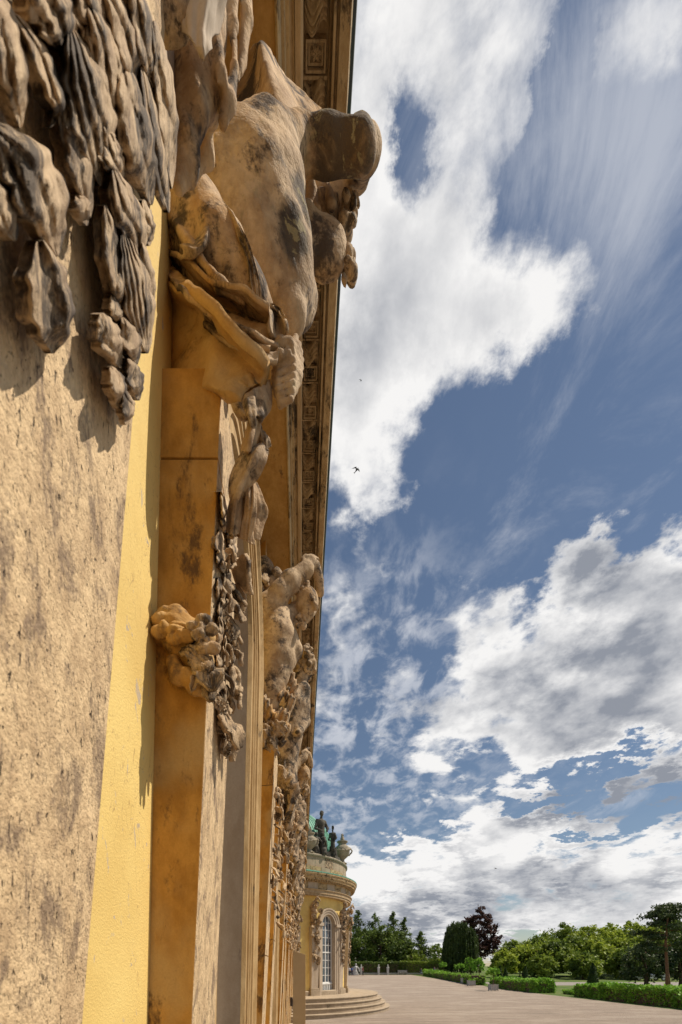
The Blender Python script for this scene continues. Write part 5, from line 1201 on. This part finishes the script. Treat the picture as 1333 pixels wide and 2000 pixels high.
# orangery tubs with little standard trees
def tub_mesh():
    m = MB(); m.box(-.36, .36, -.36, .36, .1, .70); m.build
    for sx in (-1, 1):
        for sy in (-1, 1): m.box(sx*.38-.04, sx*.38+.04, sy*.38-.04, sy*.38+.04, 0, .78)
    for z in (.12, .66):
        for s_ in (-1, 1): m.box(-.34, .34, s_*.38-.02, s_*.38+.02, z, z+.07); m.box(s_*.38-.02, s_*.38+.02, -.34, .34, z, z+.07)
    return mesh('tub', m.v, m.f)
tubm = tub_mesh(); tubm.materials.append(M['pot'])
for i, (px, Y, crown, lb) in enumerate([(964, 52.5, 1, 'nearest pale wooden tub with a round lollipop tree'), (921, 61, 0, 'pale wooden tub at the corner of the hedge'), (908, 66, 0, 'pale wooden tub second from the hedge corner'), (912, 70, 0, 'small tub half hidden at the end of the hedge row'),
                                      (897, 76, 1, 'distant tub with lollipop tree in front of the weeping tree'), (867, 84, 1, 'farthest tub with small tree left of the weeping tree'), (842, 88, 0, 'tiny pale tub near the walkers at the far hedge')]):
    t = empty('potted_tree' if crown else 'plant_tub', at_ground(px, Y), label=lb, cat='planter', group='pale tubs along the gravel court')
    link('tub', tubm, t)
    m = MB(); m.box(-.33, .33, -.33, .33, .68, .72); m.build('soil', M['bark'], t)
    if crown:
        m = MB(); m.tube([(0, 0, .7), (.03, 0, 1.4), (0, 0, 2.0)], [.05, .04, .03], 6); m.build('trunk', M['bark'], t)
        leaf_cards('crown', blob_pts(1600, rs, [((0, 0, 2.15), (.75, .75, .5)), ((.3, 0, 2.4), (.4, .4, .3)), ((-.35, 0, 2.0), (.4, .4, .3))], .3), .10, rs, M['lf_hedge'], t)
    else: leaf_cards('foliage', np.array([0, 0, .8])+rs.normal(size=(160, 3))*np.array([.2, .2, .08]), .08, rs, M['lf_hedge'], t)
for px, Y, lb in ((918, 80, 'leafy standard tree above the low hedge row, left of pair'), (936, 78, 'leafy standard tree above the low hedge row, right of pair')):
    tree('small_tree', lb, at_ground(px, Y), 3.6, 1.2, 'lf_hedge', rs, 1800, .13, .06, cat='tree', group='standard trees over the low hedge', clear=.7)
# white herms, marble group and bench before the far hedge
for i, (px, lb) in enumerate([(706, 'white stone herm beside the marble group'), (740, 'white stone herm in front of the dark hedge'), (758, 'tallest white stone herm near the bench')]):
    s = empty('garden_herm', at_ground(px, 89.8), label=lb, cat='statue', group='white herms along the far hedge')
    m = MB(); m.hexa([(-.16, -.16, 0), (.16, -.16, 0), (.16, .16, 0), (-.16, .16, 0), (-.22, -.2, 1.35), (.22, -.2, 1.35), (.22, .2, 1.35), (-.22, .2, 1.35)]); m.build('shaft', M['white_statue'], s, bevel=.02)
    c = Carve().cone((-.16, 0, 1.45), .12, (.16, 0, 1.45), .12).cone((0, 0, 1.5), .08, (0, 0, 1.7), .07).ball((0, -.02, 1.84), (.13, .14, .17), .03); link('bust', c.mesh('bust', .04), s, M['white_statue'])
statue(at_ground(695, 88), ST2, 'white marble group on a low pedestal near the pavilion', 'white_statue', 'marble_group', sc=1.5)
b = empty('garden_bench', at_ground(787, 89.5), label='long pale wooden bench in front of the far hedge', cat='bench')
m = MB(); m.box(-.9, .9, -.2, .2, .42, .47); m.build('seat', M['bench'], b, bevel=.01)
for z in (.55, .68, .81): m = MB(); m.box(-.9, .9, .2, .24, z, z+.1); m.build('slat', M['bench'], b)
for x in (-.85, .85, 0):
    m = MB(); m.box(x-.04, x+.04, -.2, -.12, 0, .42); m.build('leg', M['bench'], b); m = MB(); m.box(x-.04, x+.04, .15, .2, 0, .9); m.build('leg', M['bench'], b)
# low kerb wall under the hedge
m = MB(); m.box(8.5, 27.5, 89.95, 90.2, 1.2, 1.26+.22); props(m.build('low_wall', M['bench']), 'low pale stone edging along the foot of the far hedge', 'wall')
# strolling people, each one continuous body with separate head of hair and clothes
def person(px, Y, label, shirt, legs, yaw=0, h=1.72, sit=False, stride=.18):
    p = empty('person', at_ground(px, Y), yaw, label=label, cat='person', group='visitors near the far hedge'); s = h/1.72; z0 = 0
    def sc(a): return np.array(a)*s
    c = Carve(); dz = -.42 if sit else 0
    for q, sx in ((1, -.09), (-1, .09)):
        if sit: c.cone(sc((sx, 0, .5)), .09*s, sc((sx, -.42, .5)), .065*s, .03).cone(sc((sx, -.42, .5)), .062*s, sc((sx, -.45, .08)), .04*s, .02).cone(sc((sx, -.45, .05)), .04*s, sc((sx, -.58, .04)), .035*s, .02)
        else: c.cone(sc((sx, 0, .9)), .095*s, sc((sx, -q*stride*.5, .5)), .065*s, .04).cone(sc((sx, -q*stride*.5, .5)), .062*s, sc((sx, -q*stride, .08)), .04*s, .02).cone(sc((sx, -q*stride, .05)), .04*s, sc((sx, -q*stride-.15, .04)), .035*s, .02)
    c.cone(sc((0, 0, .95+dz)), .14*s, sc((0, 0, 1.12+dz)), .12*s, .05).cone(sc((-.05, 0, 1.32+dz)), .13*s, sc((.05, 0, 1.32+dz)), .13*s, .06).cone(sc((0, 0, 1.12+dz)), .12*s, sc((0, 0, 1.32+dz)), .14*s, .05)
    for sx in (-1, 1): c.cone(sc((sx*.19, 0, 1.40+dz)), .055*s, sc((sx*.25, .03, 1.12+dz)), .045*s, .03).cone(sc((sx*.25, .03, 1.12+dz)), .042*s, sc((sx*.24, -.10, .88+dz)), .03*s, .02).cone(sc((sx*.24, -.1, .88+dz)), .032*s, sc((sx*.23, -.13, .80+dz)), .02*s, .02)
    c.cone(sc((0, 0, 1.42+dz)), .055*s, sc((0, -.01, 1.52+dz)), .05*s, .02).ball(sc((0, -.02, 1.60+dz)), sc((.078, .095, .115)), .02).ball(sc((0, -.115, 1.59+dz)), .018*s, .01)
    me = c.mesh('body', .03); me.materials.append(M['skin'])
    for nm, cl in (('shirt', shirt), ('trousers', legs)): me.materials.append(simple(nm+'_cloth', cl, None, 20, .8))
    for f_ in me.polygons:
        z = f_.center.z/s-dz; ax = abs(f_.center.x)/s
        if sit and f_.center.z/s < .62: f_.material_index = 2 if f_.center.z/s > .12 else 0
        elif z < .99 and ax < .2: f_.material_index = 2 if z > .12 else 0
        elif z < 1.46 and (ax < .2 or z > 1.2): f_.material_index = 1
    link('body', me, p)
    c = Carve().ball(sc((0, .02, 1.645+dz)), sc((.09, .095, .095)), .02); link('hair', c.mesh('hair', .025), p, M['hair'])
person(849, 84, 'left one of the two walkers, in a purple top and dark shorts', (.14, .09, .2), (.03, .03, .04), .3)
person(855, 84, 'right one of the two walkers, in a red and pale outfit', (.55, .30, .28), (.45, .38, .34), -.4, 1.66)
person(823, 89, 'visitor in dark clothes sitting by the far hedge', (.05, .06, .08), (.2, .22, .26), 0, 1.7, True)
person(683, 86, 'visitor in white shirt close to the pavilion edge', (.6, .6, .6), (.05, .05, .08), .5)
person(688, 87, 'visitor in blue shirt beside the marble group', (.1, .16, .4), (.06, .06, .08), 0, 1.68)
person(709, 87, 'visitor in dark red next to the leftmost white herm', (.22, .05, .05), (.04, .04, .05), 1.)
# parked car under the trees
cr = empty('parked_car', at_ground(1272, 72), label='silver car parked in the shade under the trees', cat='car')
def car_section(xs): return xs
m = MB(); prof = [(-2.1, .35), (-2.1, .75), (-1.9, .88), (-1.1, .95), (1.3, .98), (2.0, .9), (2.12, .7), (2.12, .35)]
m.sweep(prof, [(Vector((0, y, 0)), Vector((1, 0, 0)), Vector((0, 0, 1))) for y in (-.85, .85)], True); m.build('body', M['car_paint'], cr, bevel=.05)
m = MB(); m.hexa([(-1.0, -.78, .96), (1.5, -.78, .96), (1.5, .78, .96), (-1.0, .78, .96), (-.35, -.62, 1.42), (1.05, -.62, 1.42), (1.05, .62, 1.42), (-.35, .62, 1.42)]); m.build('window', M['glass'], cr, bevel=.03)
m = MB(); m.box(-.33, 1.03, -.60, .60, 1.422, 1.46); m.build('roof', M['car_paint'], cr, bevel=.01)
for x in (-1.3, 1.35):
    for y in (-.86, .74):
        m = MB(); m.tube([(x, y, .33), (x, y+.12, .33)], [.33, .33], 16); w_ = m.build('wheel', M['tyre'], cr)
        m = MB(); m.tube([(x, y-.01, .33), (x, y+.13, .33)], [.19, .19], 12); m.build('rim', M['car_paint'], w_)
# swallows
def bird(px, py, Y, s, label, roll=0.):
    b = empty('bird', P(px, py, Y), .6, label=label, cat='bird', group='birds in the sky')
    c = Carve().cone((0, -.09, 0), .012, (0, 0, 0), .026, .01).cone((0, 0, 0), .026, (0, .1, 0), .009, .01); me = c.mesh('body', .008); me.transform(Matrix.Scale(s, 4)); link('body', me, b, M['feather'])
    for sx in (-1, 1):
        m = MB(); v = [(sx*.01, -.035), (sx*.07, -.06), (sx*.21, .05), (sx*.06, -.005), (sx*.01, .03)]
        z = [0, .035, .03+.03*roll*sx, .03, 0]
        m.v = [(x*s, y*s, (zz)*s) for (x, y), zz in zip(v, z)]+[(x*s, y*s, (zz+.006)*s) for (x, y), zz in zip(v, z)]
        m.f = [(0, 1, 2, 3, 4), (9, 8, 7, 6, 5)]+[(i, (i+1) % 5, (i+1) % 5+5, i+5) for i in range(5)]; m.build('wing', M['feather'], b)
    m = MB(); m.v = [(q[0]*s, q[1]*s, q[2]*s) for q in [(-.01, .09, 0), (-.03, .17, 0), (0, .12, 0), (.03, .17, 0), (.01, .09, 0), (-.01, .09, .004), (-.03, .17, .004), (0, .12, .004), (.03, .17, .004), (.01, .09, .004)]]
    m.f = [(0, 1, 2, 3, 4), (9, 8, 7, 6, 5)]; m.build('tail', M['feather'], b)
bird(697, 918, 18, 1., 'largest black swallow flying close to the cornice edge', 2)
bird(705, 743, 50, 1., 'small bird high above the largest swallow', 1)
bird(969, 1697, 40, 1., 'tiny bird low over the far trees', -1)
